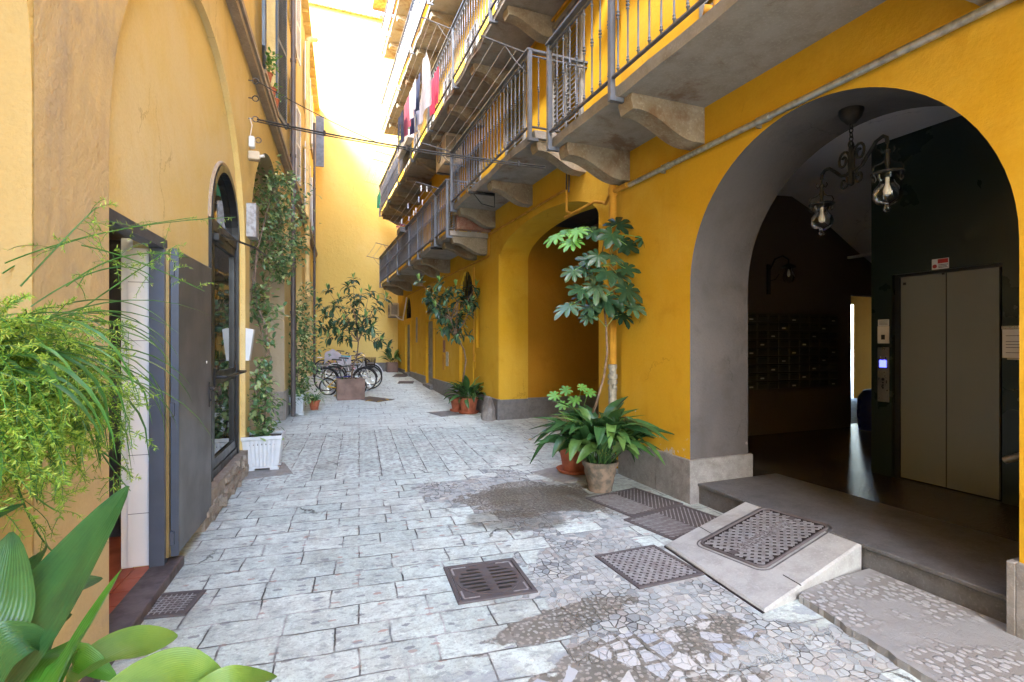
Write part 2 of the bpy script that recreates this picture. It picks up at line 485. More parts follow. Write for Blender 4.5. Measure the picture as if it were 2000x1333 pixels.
M['globe'] = clear_glass('clear_globe_glass')
def emit(name, c, s):
    m, nt, bs = newmat(name)
    bs.inputs['Base Color'].default_value = (0,0,0,1)
    bs.inputs['Emission Color'].default_value = rgb(c); bs.inputs['Emission Strength'].default_value = s
    return m
M['screen_blue'] = emit('blue_lift_display', (.05,.06,1.0), .55)

def broad_leaf(name, c_dark, c_light, rough=.28, trans=.2):
    # broad blade with fine lengthwise ribs: ribs come from a wave stretched along the blade
    m, nt, bs = newmat(name)
    pos = nd(nt, 'ShaderNodeTexCoord').outputs['Object']
    n1 = noise(nt, pos, 9, 5, .6)
    ac_ = nd(nt, 'ShaderNodeAttribute', attribute_name='across').outputs['Fac']
    sn = math_(nt, 'SINE', math_(nt, 'MULTIPLY', math_(nt, 'ADD', ac_, math_(nt, 'MULTIPLY', n1, .05)), 52.0))
    n2 = math_(nt, 'ADD', math_(nt, 'MULTIPLY', sn, .25), .5)
    c = mixc(nt, sstep(nt, n1, .3, .7), c_dark, c_light)
    c = mixc(nt, math_(nt, 'MULTIPLY', sstep(nt, n2, .45, .65), .09), c, tuple(x*1.5 for x in c_light))
    nt.links.new(c, bs.inputs['Base Color']); bs.inputs['Roughness'].default_value = rough
    nt.links.new(bump(nt, n2, .0007), bs.inputs['Normal'])
    tr = nd(nt, 'ShaderNodeBsdfTranslucent', {'Color': mixc(nt, .5, c, c_light)})
    mx = nd(nt, 'ShaderNodeMixShader', {0: trans, 1: bs.outputs[0], 2: tr.outputs[0]})
    nt.links.new(mx.outputs[0], nt.nodes['Material Output'].inputs[0])
    return m
M['lf_big'] = broad_leaf('large_aspidistra_leaf', (.02,.075,.025), (.045,.13,.035), .3)
M['lf_big_bright'] = broad_leaf('bright_aspidistra_leaf', (.05,.19,.02), (.09,.27,.03), .3, .3)
M['lf_big_lime'] = broad_leaf('lime_aspidistra_leaf', (.09,.21,.03), (.17,.29,.05), .4, .3)
# ---------------------------------------------------------------- courtyard ground
def rise(y):
    t = max(0.0, min(1.0, (y - 12.0) / 9.5)); return .29 * t*t*(3-2*t)

def ground_material():
    m, nt, bs = newmat('courtyard_paving')
    pos = nd(nt, 'ShaderNodeNewGeometry').outputs['Position']
    rot = nd(nt, 'ShaderNodeMapping', {'Vector': pos, 'Rotation': (0, 0, math.radians(5.0))}).outputs[0]
    wn = nd(nt, 'ShaderNodeTexNoise', {'Vector': rot, 'Scale': 2.2, 'Detail': 6, 'Roughness': .65}).outputs['Color']
    off = nd(nt, 'ShaderNodeVectorMath', {0: wn, 1: (.5,.5,.5)}, operation='SUBTRACT').outputs[0]
    warp = nd(nt, 'ShaderNodeVectorMath', {0: off, 1: (.05,.05,0), 2: rot}, operation='MULTIPLY_ADD').outputs[0]
    sx = nd(nt, 'ShaderNodeSeparateXYZ', {0: pos})
    rx = nd(nt, 'ShaderNodeSeparateXYZ', {0: warp})
    X, Y = sx.outputs[0], sx.outputs[1]
    def brick(vec, w, h, mo, seed=0):
        b = nd(nt, 'ShaderNodeTexBrick', {'Vector': vec, 'Color1': (.47,.565,.535,1), 'Color2': (.645,.735,.69,1), 'Mortar': (.5,.5,.5,1),
               'Scale': 1.0, 'Mortar Size': mo, 'Mortar Smooth': .35, 'Bias': 0.0, 'Brick Width': w, 'Row Height': h},
               offset=.42, offset_frequency=2, squash=.72, squash_frequency=3)
        return b
    A = brick(warp, .40, .232, .0055)
    RB = nd(nt, 'ShaderNodeTexBrick', {'Vector': warp, 'Color1': (0,0,0,1), 'Color2': (1,1,1,1), 'Mortar': (.5,.5,.5,1), 'Scale': 1.0, 'Mortar Size': .0, 'Brick Width': .40, 'Row Height': .232}, offset=.42, offset_frequency=2, squash=.72, squash_frequency=3)
    rb = math_(nt, 'SUBTRACT', nd(nt, 'ShaderNodeSeparateColor', {0: RB.outputs[0]}).outputs[0], .5)
    swp = nd(nt, 'ShaderNodeCombineXYZ', {0: rx.outputs[1], 1: rx.outputs[0], 2: 0.0}).outputs[0]
    B = brick(swp, .95, .268, .006)
    C = brick(warp, .9, .34, .006)
    wob = math_(nt, 'MULTIPLY', math_(nt, 'SUBTRACT', noise(nt, pos, 1.7, 3), .5), .25)
    yb = math_(nt, 'ADD', rx.outputs[1], 0.0)
    zB = math_(nt, 'MULTIPLY', math_(nt, 'GREATER_THAN', yb, 6.264), math_(nt, 'LESS_THAN', yb, 9.51))
    zB = math_(nt, 'MULTIPLY', zB, math_(nt, 'LESS_THAN', math_(nt, 'ADD', X, wob), 2.35))
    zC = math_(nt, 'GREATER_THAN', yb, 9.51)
    col = mixc(nt, zC, mixc(nt, zB, A.outputs[0], B.outputs[0]), C.outputs[0])
    fac = math_(nt, 'ADD', math_(nt, 'MULTIPLY', A.outputs[1], math_(nt, 'SUBTRACT', math_(nt, 'SUBTRACT', 1.0, zB), zC)),
                math_(nt, 'ADD', math_(nt, 'MULTIPLY', B.outputs[1], zB), math_(nt, 'MULTIPLY', C.outputs[1], zC)), clamp=True)
    # surface of the slabs
    n_big = noise(nt, pos, .55, 5, .6); n_mid = noise(nt, pos, 5.5, 7, .68, .3); n_fine = noise(nt, pos, 70, 5, .7)
    col = mixc(nt, math_(nt, 'MULTIPLY', sstep(nt, n_mid, .36, .72), .75), col, (.33,.365,.355))
    col = mixc(nt, math_(nt, 'MULTIPLY', sstep(nt, n_big, .42, .68), .35), col, (.64,.64,.59))
    col = mixc(nt, math_(nt, 'MULTIPLY', sstep(nt, n_fine, .50, .68), .5), col, (.15,.155,.165))
    col = mixc(nt, math_(nt, 'MULTIPLY', sstep(nt, noise(nt, pos, 38, 4, .7), .54, .66), .6), col, (.74,.80,.76))
    n_mot = noise(nt, scaled(nt, warp, .7, 1.2, 1), 21, 6, .72, .3)
    col = mixc(nt, math_(nt, 'MULTIPLY', sstep(nt, n_mot, .49, .63), .55), col, (.22,.255,.255))
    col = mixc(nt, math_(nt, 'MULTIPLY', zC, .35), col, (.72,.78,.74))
    # pebbles and brick bits set into the slabs
    def bits(sc, thr, keep, c_a, c_b, seed):
        v = nd(nt, 'ShaderNodeTexVoronoi', {'Vector': scaled(nt, nd(nt, 'ShaderNodeVectorMath', {0: warp, 1: (seed, seed*1.7, 0)}, operation='ADD').outputs[0], .62, 1.15, 1), 'Scale': sc, 'Randomness': 1.0}, voronoi_dimensions='2D')
        cs = nd(nt, 'ShaderNodeSeparateColor', {0: v.outputs['Color']})
        d = math_(nt, 'ADD', v.outputs['Distance'], math_(nt, 'MULTIPLY', math_(nt, 'SUBTRACT', noise(nt, pos, 26, 4, .7), .5), .55))
        k = math_(nt, 'MULTIPLY', math_(nt, 'LESS_THAN', d, thr), math_(nt, 'GREATER_THAN', cs.outputs[0], keep))
        return math_(nt, 'MULTIPLY', k, .75), mixc(nt, cs.outputs[1], c_a, c_b)
    k1, c1 = bits(12.0, .17, .87, (.40,.235,.195), (.37,.29,.26), 0.0)
    k2, c2 = bits(13.0, .20, .80, (.15,.16,.18), (.25,.26,.285), 7.3)
    k3, c3 = bits(19.0, .30, .38, (.15,.155,.17), (.27,.255,.245), 3.1)
    far_bits = math_(nt, 'MULTIPLY', k3, sstep(nt, math_(nt, 'ADD', zB, math_(nt, 'MULTIPLY', n_big, .5)), .3, .9))
    col = mixc(nt, k1, col, c1); col = mixc(nt, k2, col, c2); col = mixc(nt, far_bits, col, c3)
    # big blue-grey set stones close to the camera
    near = sstep(nt, Y, 2.45, 2.3)
    k4, c4 = bits(5.2, .34, .30, (.24,.27,.32), (.32,.345,.385), 11.0)
    col = mixc(nt, math_(nt, 'MULTIPLY', k4, math_(nt, 'MULTIPLY', near, .8)), col, c4)
    # joints, some open and dark, some filled and pale
    jn = noise(nt, pos, 2.6, 4, .6)
    jd = sstep(nt, jn, .40, .58)
    col = mixc(nt, math_(nt, 'MULTIPLY', fac, math_(nt, 'ADD', .22, math_(nt, 'MULTIPLY', jd, .70))), col, mixc(nt, jd, (.42,.42,.41), (.045,.045,.04)))
    We = brick(warp, .40, .232, .02); Wc = nd(nt, 'ShaderNodeTexBrick', {'Vector': swp, 'Scale': 1.0, 'Mortar Size': .022, 'Mortar Smooth': 1.0, 'Brick Width': .95, 'Row Height': .268}, offset=.42, offset_frequency=2, squash=.72, squash_frequency=3)
    We.inputs['Mortar Smooth'].default_value = 1.0
    worn = mixc(nt, zB, We.outputs[1], Wc.outputs[1])
    worn = math_(nt, 'MULTIPLY', math_(nt, 'MULTIPLY', worn, sstep(nt, noise(nt, pos, 7, 6, .7), .42, .66)), math_(nt, 'SUBTRACT', 1.0, zC))
    col = mixc(nt, math_(nt, 'MULTIPLY', worn, .6), col, (.15,.155,.15))
    dirt = sstep(nt, noise(nt, pos, 1.15, 7, .7, .6), .52, .70)
    col = mixc(nt, math_(nt, 'MULTIPLY', dirt, .55), col, (.20,.20,.185))
    # cracks wandering across
    cv = nd(nt, 'ShaderNodeTexVoronoi', {'Vector': nd(nt, 'ShaderNodeVectorMath', {0: off, 1: (.5,.5,0), 2: rot}, operation='MULTIPLY_ADD').outputs[0], 'Scale': .85}, voronoi_dimensions='2D', feature='DISTANCE_TO_EDGE')
    crack = math_(nt, 'MULTIPLY', sstep(nt, cv.outputs['Distance'], .012, .002), sstep(nt, noise(nt, pos, .9, 2), .53, .62))
    col = mixc(nt, math_(nt, 'MULTIPLY', crack, .8), col, (.06,.06,.055))
    # irregular cobbles by the entrance
    def blob(cx, cy_, rx_, ry_, rot_=0.0, amp=.55, ns=2.2):
        mp = nd(nt, 'ShaderNodeMapping', {'Vector': pos, 'Location': (cx, cy_, 0), 'Rotation': (0,0,rot_), 'Scale': (rx_, ry_, 1)}, vector_type='TEXTURE')
        ln = nd(nt, 'ShaderNodeVectorMath', {0: mp.outputs[0]}, operation='LENGTH').outputs['Value']
        return math_(nt, 'ADD', ln, math_(nt, 'MULTIPLY', math_(nt, 'SUBTRACT', noise(nt, pos, ns, 5, .65), .5), amp))
    flat = nd(nt, 'ShaderNodeVectorMath', {0: pos, 1: (1,1,0)}, operation='MULTIPLY').outputs[0]
    cob = math_(nt, 'MINIMUM', math_(nt, 'MINIMUM', blob(1.95, 2.75, .62, 1.35, -.2, .4, 3.0), blob(2.0, 1.75, .75, .6, 0, .4, 3.0)), blob(2.0, 4.9, .75, 1.1, .3, .5, 3.0))
    cob = math_(nt, 'ADD', cob, math_(nt, 'MULTIPLY', rb, .55))
    kc = sstep(nt, cob, 1.02, .98)
    vwarp = nd(nt, 'ShaderNodeVectorMath', {0: off, 1: (.10,.10,0), 2: flat}, operation='MULTIPLY_ADD').outputs[0]
    ve = nd(nt, 'ShaderNodeTexVoronoi', {'Vector': vwarp, 'Scale': 19.0, 'Randomness': .95}, voronoi_dimensions='2D', feature='DISTANCE_TO_EDGE').outputs['Distance']
    vc = nd(nt, 'ShaderNodeTexVoronoi', {'Vector': vwarp, 'Scale': 19.0, 'Randomness': .95}, voronoi_dimensions='2D').outputs['Color']
    vs_ = nd(nt, 'ShaderNodeSeparateColor', {0: vc})
    rampc = nd(nt, 'ShaderNodeValToRGB', {'Fac': vs_.outputs[0]})
    e = rampc.color_ramp.elements
    e[0].position = 0; e[0].color = (.17,.185,.195,1); e[1].position = 1; e[1].color = (.50,.515,.48,1)
    for p_, c_ in ((.3,(.33,.37,.375,1)), (.55,(.38,.405,.405,1)), (.7,(.44,.47,.47,1)), (.85,(.29,.275,.26,1))):
        k = e.new(p_); k.color = c_
    cc = mixc(nt, math_(nt, 'MULTIPLY', sstep(nt, n_mid, .4, .7), .35), rampc.outputs[0], (.50,.525,.505))
    filled = sstep(nt, noise(nt, pos, 2.6, 5, .65), .40, .56)
    joint = sstep(nt, ve, .07, .02)
    cc = mixc(nt, math_(nt, 'MULTIPLY', joint, .9), cc, mixc(nt, filled, (.085,.08,.065), (.47,.465,.44)))
    col = mixc(nt, kc, col, cc)
    # brown mortar patches with scattered pale stones, some damp
    mort = math_(nt, 'MINIMUM', math_(nt, 'MINIMUM', blob(1.33, 2.62, .50, .15, .1, 1.1, 4.0), blob(1.55, 2.15, .68, .24, .1, 1.1, 4.0)), blob(2.2, 4.75, .7, .5, -.5, 1.3, 3.5))
    mort = math_(nt, 'MINIMUM', mort, blob(1.3, 1.75, .6, .15, .1, 1.2, 4.0))
    mort = math_(nt, 'ADD', mort, math_(nt, 'MULTIPLY', rb, .5))
    km = sstep(nt, mort, 1.04, .96)
    v2 = nd(nt, 'ShaderNodeTexVoronoi', {'Vector': vwarp, 'Scale': 9.0, 'Randomness': .8}, voronoi_dimensions='2D')
    v2e = nd(nt, 'ShaderNodeTexVoronoi', {'Vector': vwarp, 'Scale': 9.0, 'Randomness': .8}, voronoi_dimensions='2D', feature='DISTANCE_TO_EDGE').outputs['Distance']
    v2s = nd(nt, 'ShaderNodeSeparateColor', {0: v2.outputs['Color']})
    st = math_(nt, 'MULTIPLY', sstep(nt, v2e, .10, .14), math_(nt, 'GREATER_THAN', v2s.outputs[1], .35))
    smallst = nd(nt, 'ShaderNodeTexVoronoi', {'Vector': vwarp, 'Scale': 30.0}, voronoi_dimensions='2D').outputs['Distance']
    mcol = mixc(nt, sstep(nt, n_mid, .4, .7), (.15,.145,.125), (.23,.22,.195))
    mcol = mixc(nt, sstep(nt, smallst, .34, .26), mcol, mixc(nt, v2s.outputs[0], (.30,.27,.235), (.34,.345,.33)))
    nearm = sstep(nt, Y, 2.5, 2.4)
    mcol = mixc(nt, math_(nt, 'MULTIPLY', st, nearm), mcol, mixc(nt, v2s.outputs[0], (.36,.40,.46), (.52,.53,.52)))
    col = mixc(nt, km, col, mcol)
    wet = math_(nt, 'MINIMUM', blob(2.25, 4.7, .72, .42, -.5, .7, 3.0), blob(1.75, 4.25, .5, .3, -.3, .8, 3.0))
    kw = sstep(nt, wet, 1.05, .85)
    col = mixc(nt, math_(nt, 'MULTIPLY', kw, .55), col, (.075,.068,.055))
    # dirt along the feet of the walls
    edge = math_(nt, 'MAXIMUM', sstep(nt, X, 2.95, 3.5), sstep(nt, math_(nt, 'SUBTRACT', X, math_(nt, 'MULTIPLY', Y, .06)), -.78, -1.1))
    col = mixc(nt, math_(nt, 'MULTIPLY', math_(nt, 'MULTIPLY', edge, n_mid), .55), col, (.12,.11,.10))
    nt.links.new(col, bs.inputs['Base Color'])
    rg = nd(nt, 'ShaderNodeMapRange', {0: n_mid, 1: .3, 2: .7, 3: .62, 4: .85}).outputs[0]
    rg = math_(nt, 'SUBTRACT', rg, math_(nt, 'MULTIPLY', kw, .3))
    nt.links.new(rg, bs.inputs['Roughness'])
    bs.inputs['Specular IOR Level'].default_value = .35
    h = math_(nt, 'ADD', math_(nt, 'MULTIPLY', n_mid, .9), math_(nt, 'MULTIPLY', n_fine, .35))
    hj = math_(nt, 'MULTIPLY', math_(nt, 'MULTIPLY', fac, jd), -1.6)
    hc = mixc(nt, kc, (0,0,0), (1,1,1))
    h = math_(nt, 'ADD', h, hj)
    h = math_(nt, 'ADD', h, math_(nt, 'MULTIPLY', kc, math_(nt, 'MULTIPLY', joint, math_(nt, 'SUBTRACT', -1.8, math_(nt, 'MULTIPLY', filled, -1.4)))))
    h = math_(nt, 'ADD', h, math_(nt, 'MULTIPLY', crack, -1.2))
    nt.links.new(bump(nt, h, .012), bs.inputs['Normal'])
    return m
M['ground'] = ground_material()
mb = MB()
ys = [-60, -20, -4] + [12 + k*.5 for k in range(0, 22)] + [40, 90]
xs = [-60, -2.5, 5, 80]
for y in ys:
    mb.v += [(x, y, rise(y)) for x in xs]
for j in range(len(ys)-1):
    for i in range(3):
        a = j*4+i; mb.f.append((a, a+1, a+5, a+4))
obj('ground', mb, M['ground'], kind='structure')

# ---------------------------------------------------------------- left building (own frame: x outward, y along, z up)
LT = math.atan(.06)
LM = Matrix.Translation((-1.138, 0, 0)) @ Matrix.Rotation(-LT, 4, 'Z')
LH = 11.1
left = thing('apartment_building', 'apricot plastered house with tall blind arches, slate-framed doors and a stone string course', 'building', (-1.138, 6, 0))
def arch(c, r, spring, z0, n=28, ry=None):
    ry = ry or r
    return [(c - r, z0)] + [(c - r*math.cos(PI*k/n), spring + ry*math.sin(PI*k/n)) for k in range(n+1)] + [(c + r, z0)]
def rect(a0, a1, z0, z1): return [(a0, z0), (a0, z1), (a1, z1), (a1, z0)]
Lw = lambda a, b, d: (-d, a, b)
ARC = [(.61, 1.9, .32), (5.09, 1.91, .06), (9.33, 2.03, .27), (14.25, 1.95, .27), (18.7, 1.95, .27)]
WIN = [(8.4, 9.9, 5.6, 8.3), (12.4, 13.6, 5.55, 7.4), (16.6, 17.8, 5.55, 7.4), (20.0, 21.0, 5.55, 7.4),
       (8.5, 9.8, 8.9, 10.6), (12.4, 13.6, 8.6, 10.3), (16.6, 17.8, 8.6, 10.3), (20.0, 21.0, 8.6, 10.3), (4.3, 5.8, 5.6, 8.3)]
mb = MB(LM)
holes = [arch(c, r, 2.55, -.05) for c, r, d in ARC] + [rect(*w) for w in WIN]
mb.plate([(-8, -.1), (-8, LH), (22.6, LH), (22.6, -.1)], holes, Lw, reveal=False)
wall_o = obj('wall', mb, M['left_plaster'], left)
for i, (c, r, d) in enumerate(ARC):
    mb = MB(LM)
    mb.plate([(0,0)], [arch(c, r, 2.55, -.05)], Lw, d, only_reveal=True)
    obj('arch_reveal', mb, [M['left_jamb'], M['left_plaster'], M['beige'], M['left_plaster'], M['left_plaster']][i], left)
    mb = MB(LM)
    bh = []
    if i == 1:
        bh = [rect(3.27, 4.20, .05, 2.30), arch(6.17, .68, 2.76, .28, 20)]
    o2 = [(c-r-.02, -.05), (c-r-.02, 4.8), (c+r+.02, 4.8), (c+r+.02, -.05)]
    mb.plate(o2, bh, lambda a, b, dd, D=d: (-D-.001-dd, a, b), .17 if i == 1 else 0)
    obj('blind_panel', mb, M['left_blind'] if i != 2 else M['beige'], left)
for w in WIN:
    mb = MB(LM); mb.plate([(0,0)], [rect(*w)], Lw, .22, only_reveal=True); obj('window_reveal', mb, M['left_plaster'], left)
# worn plaster on the pier by the door stands proud of the wall
mb = MB(LM)
po = [(2.515, -.05)] + [(2.515, z) for z in (1, 2, 3, 4, 5.03)] + [(5.1, 5.03)] + [(5.09 - 1.91*math.cos(PI*k/28), 2.55 + 1.91*math.sin(PI*k/28)) for k in range(13, -1, -1)] + [(3.18, -.05)]
mb.plate(po, [], lambda a, b, d: (.004 - d, a, b))
obj('worn_pier', mb, M['left_rough'], left)
mb = MB(LM)
mb.box(0.001, .10, -8, 22.6, 5.05, 5.13); mb.box(0.001, .13, -8, 22.6, 5.132, 5.20)
obj('string_course', mb, M['string'], left)
mb = MB(LM); mb.box(-.4, .20, -8, 22.55, LH+.002, LH+.10)
for k in range(40): mb.box(0.0, .17, -4 + k*.66, -3.9 + k*.66, LH-.10, LH)
obj('eaves', mb, M['left_plaster'], left)
mb = MB(LM); mb.box(-9, -.42, -8, 22.6, LH+.10, LH+.2)
obj('roof', mb, M['tile_roof'], left)
# far gutter pipes are separate things below
# windows: frame + panes (+ shutters)
for i, (a0, a1, z0, z1) in enumerate(WIN):
    mb = MB(LM)
    t = .06
    mb.box(-.20, -.14, a0, a0+t, z0, z1); mb.box(-.20, -.14, a1-t, a1, z0, z1)
    mb.box(-.20, -.14, a0+t, a1-t, z0, z0+t); mb.box(-.20, -.14, a0+t, a1-t, z1-t, z1)
    mb.box(-.19, -.15, (a0+a1)/2-.03, (a0+a1)/2+.03, z0+t, z1-t)
    w = obj('window', mb, M['frameblue'], left)
    g = MB(LM); g.box(-.20, -.185, a0+t, a1-t, z0+t, z1-t)
    obj('pane', g, M['glass_dark'], w)
    g = MB(LM); g.box(-.2, .06, a0-.05, a1+.05, z0-.06, z0-.001)
    obj('sill', g, M['string'], w)
    # shutters opened outwards, hinged at each jamb
    for sgn, a in ((-1, a0), (1, a1)):
        wd = (a1-a0)/2 * .95
        g = MB(LM)
        mat = M['shutter_blue'] if i in (0, 4, 8) else M['shutter_white']
        angd = 7
        ca, sa = math.cos(math.radians(angd)), math.sin(math.radians(angd))
        def shp(u_, zc, du, dz, th=.035):
            # panel piece at distance u_ from hinge
            cx = .02 + sa*u_; cyy = a + sgn*ca*u_
            Mx = Matrix.Rotation(math.atan2(sgn*ca, sa), 4, 'Z')
            g.obox((cx, cyy, zc), (du, th, dz), M=Mx)
        wd2 = wd
        shp(.03, (z0+z1)/2, .06, z1-z0); shp(wd2-.03, (z0+z1)/2, .06, z1-z0)
        shp(wd2/2, z1-.04, wd2-.12, .08); shp(wd2/2, z0+.04, wd2-.12, .08); shp(wd2/2, (z0+z1)/2, wd2-.12, .06)
        n = int((z1-z0-.2)/.05)
        for k in range(n):
            shp(wd2/2, z0+.11+k*.05, wd2-.12, .012, .03)
        obj('shutter', g, mat, w)
# grey stone skirting and rubble sill below the glazed door
mb = MB(LM); mb.box(-.2, .03, 4.95, 7.12, -.05, .275)
for k in range(30):
    mb.obox((.03, R.uniform(5.0, 7.1), R.uniform(0, .26)), (R.uniform(.02,.06), R.uniform(.06,.2), R.uniform(.04,.1)), R.uniform(-.3,.3))
obj('rubble_sill', mb, M['rubble'], left)
mb = MB(LM); mb.box(-.27, .02, 11.36, 12.25, -.05, .58)
mb.plate([(0,0)], [arch(9.33, 2.024, 2.55, -.05)], Lw, .0, only_reveal=True)
mb.box(-.28, -.02, 11.335, 11.37, -.05, .58)
obj('roughcast_base', mb, M['roughcast'], left)
# ---- grey service door: frame, tiled lobby, leaf folded back along the wall
fr = MB(LM)
fr.box(-.12, -.03, 4.145, 4.21, .05, 2.30); fr.box(-.12, -.03, 3.27, 4.145, 2.235, 2.30); fr.box(-.12, -.05, 3.26, 3.29, .05, 2.235)
door = obj('door_frame', fr, M['frameblue'], left)
st = MB(LM); st.box(-.03, -.012, 4.178, 4.196, .10, 2.24)
obj('brass_strip', st, M['brass'], door)
for z in (.22, 1.12, 2.10):
    hg = SM(LM); hg.tube([(-.012, 4.215, z-.05), (-.012, 4.215, z+.05)], .012, 8); hg.box(-.02, .012, 4.20, 4.235, z-.045, z+.045)
    obj('hinge', hg, M['frameblue'], door)
lf = MB(LM); lf.box(-.012, .033, 4.235, 5.17, .10, 2.24, .004)
leafo = obj('door_leaf', lf, M['doorgrey'], left)
le = MB(LM); le.box(-.014, .035, 4.222, 4.2345, .09, 2.25)
obj('leaf_edge', le, M['frameblue'], leafo)
hd = SM(LM); hd.box(.034, .042, 5.07, 5.11, 1.03, 1.25, .003)
hd.tube([(.042,5.09,1.19), (.085,5.09,1.19), (.09,5.08,1.19), (.09,4.97,1.185)], .011, 8); hd.tube([(.042,5.09,1.09),(.056,5.09,1.09)], .012, 8)
hd.tube([(-.012,5.09,1.19), (-.055,5.09,1.19), (-.06,5.10,1.19), (-.06,5.18,1.185)], .011, 8)
obj('handle', hd, M['black'], leafo)
fm = SM(LM)
for z, s in ((1.42, 5.0),): fm.lathe([(.0,0),(.013,.0),(.012,.004),(0,.005)], (.034, s, z), 10, M=Matrix.Rotation(PI/2, 3, 'Y'))
obj('door_stud', fm, M['offwhite'], leafo)
lb = MB(LM); lb.box(-.30, -.181, 4.205, 4.26, .05, 2.30); lb.box(-.24, -.122, 4.212, 4.25, .05, 2.29)
lb.box(-.255, -.065, 4.184, 4.1995, .062, 2.234)
tl = obj('tiled_jamb', lb, M['whitetile'], left)
gr = MB(LM)
for z in (.42, .82, 1.20, 1.60, 2.0): gr.box(-.254, -.066, 4.1835, 4.1839, z, z+.004)
lb = MB(LM); lb.box(-2.4, -.18, 3.0, 3.05, .05, 2.5); lb.box(-2.4, -.31, 4.9, 4.95, .05, 2.5); lb.box(-2.45, -2.4, 3.0, 4.95, .05, 2.5); lb.box(-2.4, -.18, 3.0, 4.95, 2.4, 2.45)
obj('lobby_wall', lb, M['darktile'], left)
obj('tile_joint', gr, M['ink'], tl)
fl = MB(LM)
for i in range(12):
    for j in range(6):
        fl.box(-2.3 + i*.19, -2.3 + i*.19 + .183, 3.05 + j*.19, 3.05 + j*.19 + .183, .03, .058)
fl.box(-2.4, -.07, 3.0, 4.19, .0, .05); fl.box(-2.4, -.26, 4.19, 4.9, 0, .05)
obj('lobby_floor', fl, M['redtile'], left)
th = MB(LM); th.box(-.12, .05, 2.6, 4.3, -.02, .062, .006)
obj('threshold', th, M['darkstone'], left)
# ---- arched glazed door
a0, a1, zc, zs = 5.50, 6.84, 2.76, .28
c, r = (a0+a1)/2, (a1-a0)/2
fr = MB(LM)
fr.box(-.20, -.035, a0, a0+.06, zs, zc); fr.box(-.20, -.035, a1-.06, a1, zs, zc)
fr.box(-.18, -.05, a0+.06, a1-.06, zc-.09, zc+.02); fr.box(-.18, -.05, a0+.06, a1-.06, zs, zs+.07)
n = 24
for k in range(n):
    t0, t1 = PI*k/n, PI*(k+1)/n
    q = []
    for x in (-.20, -.03):
        for rr in (r, r-.07):
            for t in (t0, t1): q.append((x, c - rr*math.cos(t), zc + rr*math.sin(t)))
    fr.add(q, [(0,1,3,2), (6,7,5,4), (2,3,7,6), (4,5,1,0)])
gd = obj('glazed_door_frame', fr, M['frameblack'], left)
rim = SM(LM); rim.tube([(-.055, c - (r+.02)*math.cos(PI*k/24), zc + (r+.02)*math.sin(PI*k/24)) for k in range(25)], .022, 6)
obj('arch_moulding', rim, M['string'], gd)
g = MB(LM); g.plate(arch(c, r-.06, zc+.02, zc+.02, 20), [], lambda a, b, d: (-.10, a, b))
obj('fanlight_pane', g, M['glass_dark'], gd)
lf = MB(LM)
b0, b1 = 5.60, 6.76
lf.box(-.12, -.06, b0, b0+.13, zs+.08, zc-.10); lf.box(-.12, -.06, b1-.09, b1, zs+.08, zc-.10)
lf.box(-.12, -.06, b0+.13, b1-.09, zs+.08, zs+.17); lf.box(-.12, -.06, b0+.13, b1-.09, zc-.19, zc-.10); lf.box(-.12, -.06, b0+.13, b1-.09, 1.17, 1.29)
gl = obj('glazed_leaf', lf, M['frameblack'], gd)
g = MB(LM); g.box(-.095, -.085, b0+.12, b1-.08, zs+.16, 1.18); g.box(-.095, -.085, b0+.12, b1-.08, 1.28, zc-.18)
obj('glass_pane', g, M['glass_dark'], gl)
hd = SM(LM); hd.box(-.06, -.03, b0+.02, b0+.10, 1.12, 1.34, .004); hd.tube([(-.03, b0+.06, 1.25), (.05, b0+.06, 1.25), (.06, b0+.10, 1.25), (.06, b1-.1, 1.25), (-.03, b1-.06, 1.25)], .014, 8)
obj('push_bar', hd, M['black'], gl)
cl = SM(LM); cl.box(-.06, .0, b0+.03, b0+.26, zc-.19, zc-.12, .006); cl.tube([(-.01, b0+.2, zc-.11), (.18, 6.5, zc-.10), (.22, 7.02, zc-.10)], .012, 6)
obj('door_closer', cl, M['black'], gl)

# ---------------------------------------------------------------- far end wall
FY = 22.5
endw = thing('end_building', 'tall windowless pale yellow gable wall closing the far end of the courtyard', 'building', (2, FY, 0))
mb = MB(); mb.box(-2.5, 9, FY, FY+.5, 0.0, 15.35)
obj('wall', mb, M['end_yellow'], endw)
mb = MB()
for k in range(16): mb.box(-.2 + k*.25, .04 + k*.25, FY-.035, FY, .2, .72 - .004*k)
obj('plinth', mb, M['granite'], endw)
mb = SM()
for k in range(44): mb.tube([(-2.4 + k*.22, FY-.16, 15.42), (-2.4 + k*.22, FY+.5, 15.6)], .085, 8)
mb.box(-2.5, 9, FY-.12, FY+.5, 15.352, 15.40)
obj('roof', mb, M['tile_roof'], endw)

# ---------------------------------------------------------------- right side: entrance house (near) and balcony house (far)
NX, FX, YB = 3.5, 3.6, 5.25
RH = 16.0
ent = thing('entrance_house', 'ochre house with a round entrance arch into a dark hall and a low balcony', 'building', (NX, 3, 0))
bal = thing('balcony_house', 'long ochre house with stacked iron-railed balconies and a wide yellow carriage arch', 'building', (FX, 12, 0))
AY, AR, AS = 2.79, 1.26, 2.14
mb = MB()
mb.plate([(-7, -.1), (-7, RH), (YB, RH), (YB, -.1)], [arch(AY, AR, AS, -.1, 40)], lambda a, b, d: (NX + d, a, b), reveal=False)
mb.add([(NX, YB, -.1), (FX+.4, YB, -.1), (FX+.4, YB, RH), (NX, YB, RH)], [(0,1,2,3)])
obj('wall', mb, M['yellow_near'], ent)
mb = SM(); n = 40
pts = arch(AY, AR, AS, -.1, n)[1:-1]
mb.add([(NX, p[0], p[1]) for p in pts] + [(NX+.75, p[0], p[1]) for p in pts], [(k, k+1, k+1+len(pts), k+len(pts)) for k in range(len(pts)-1)])
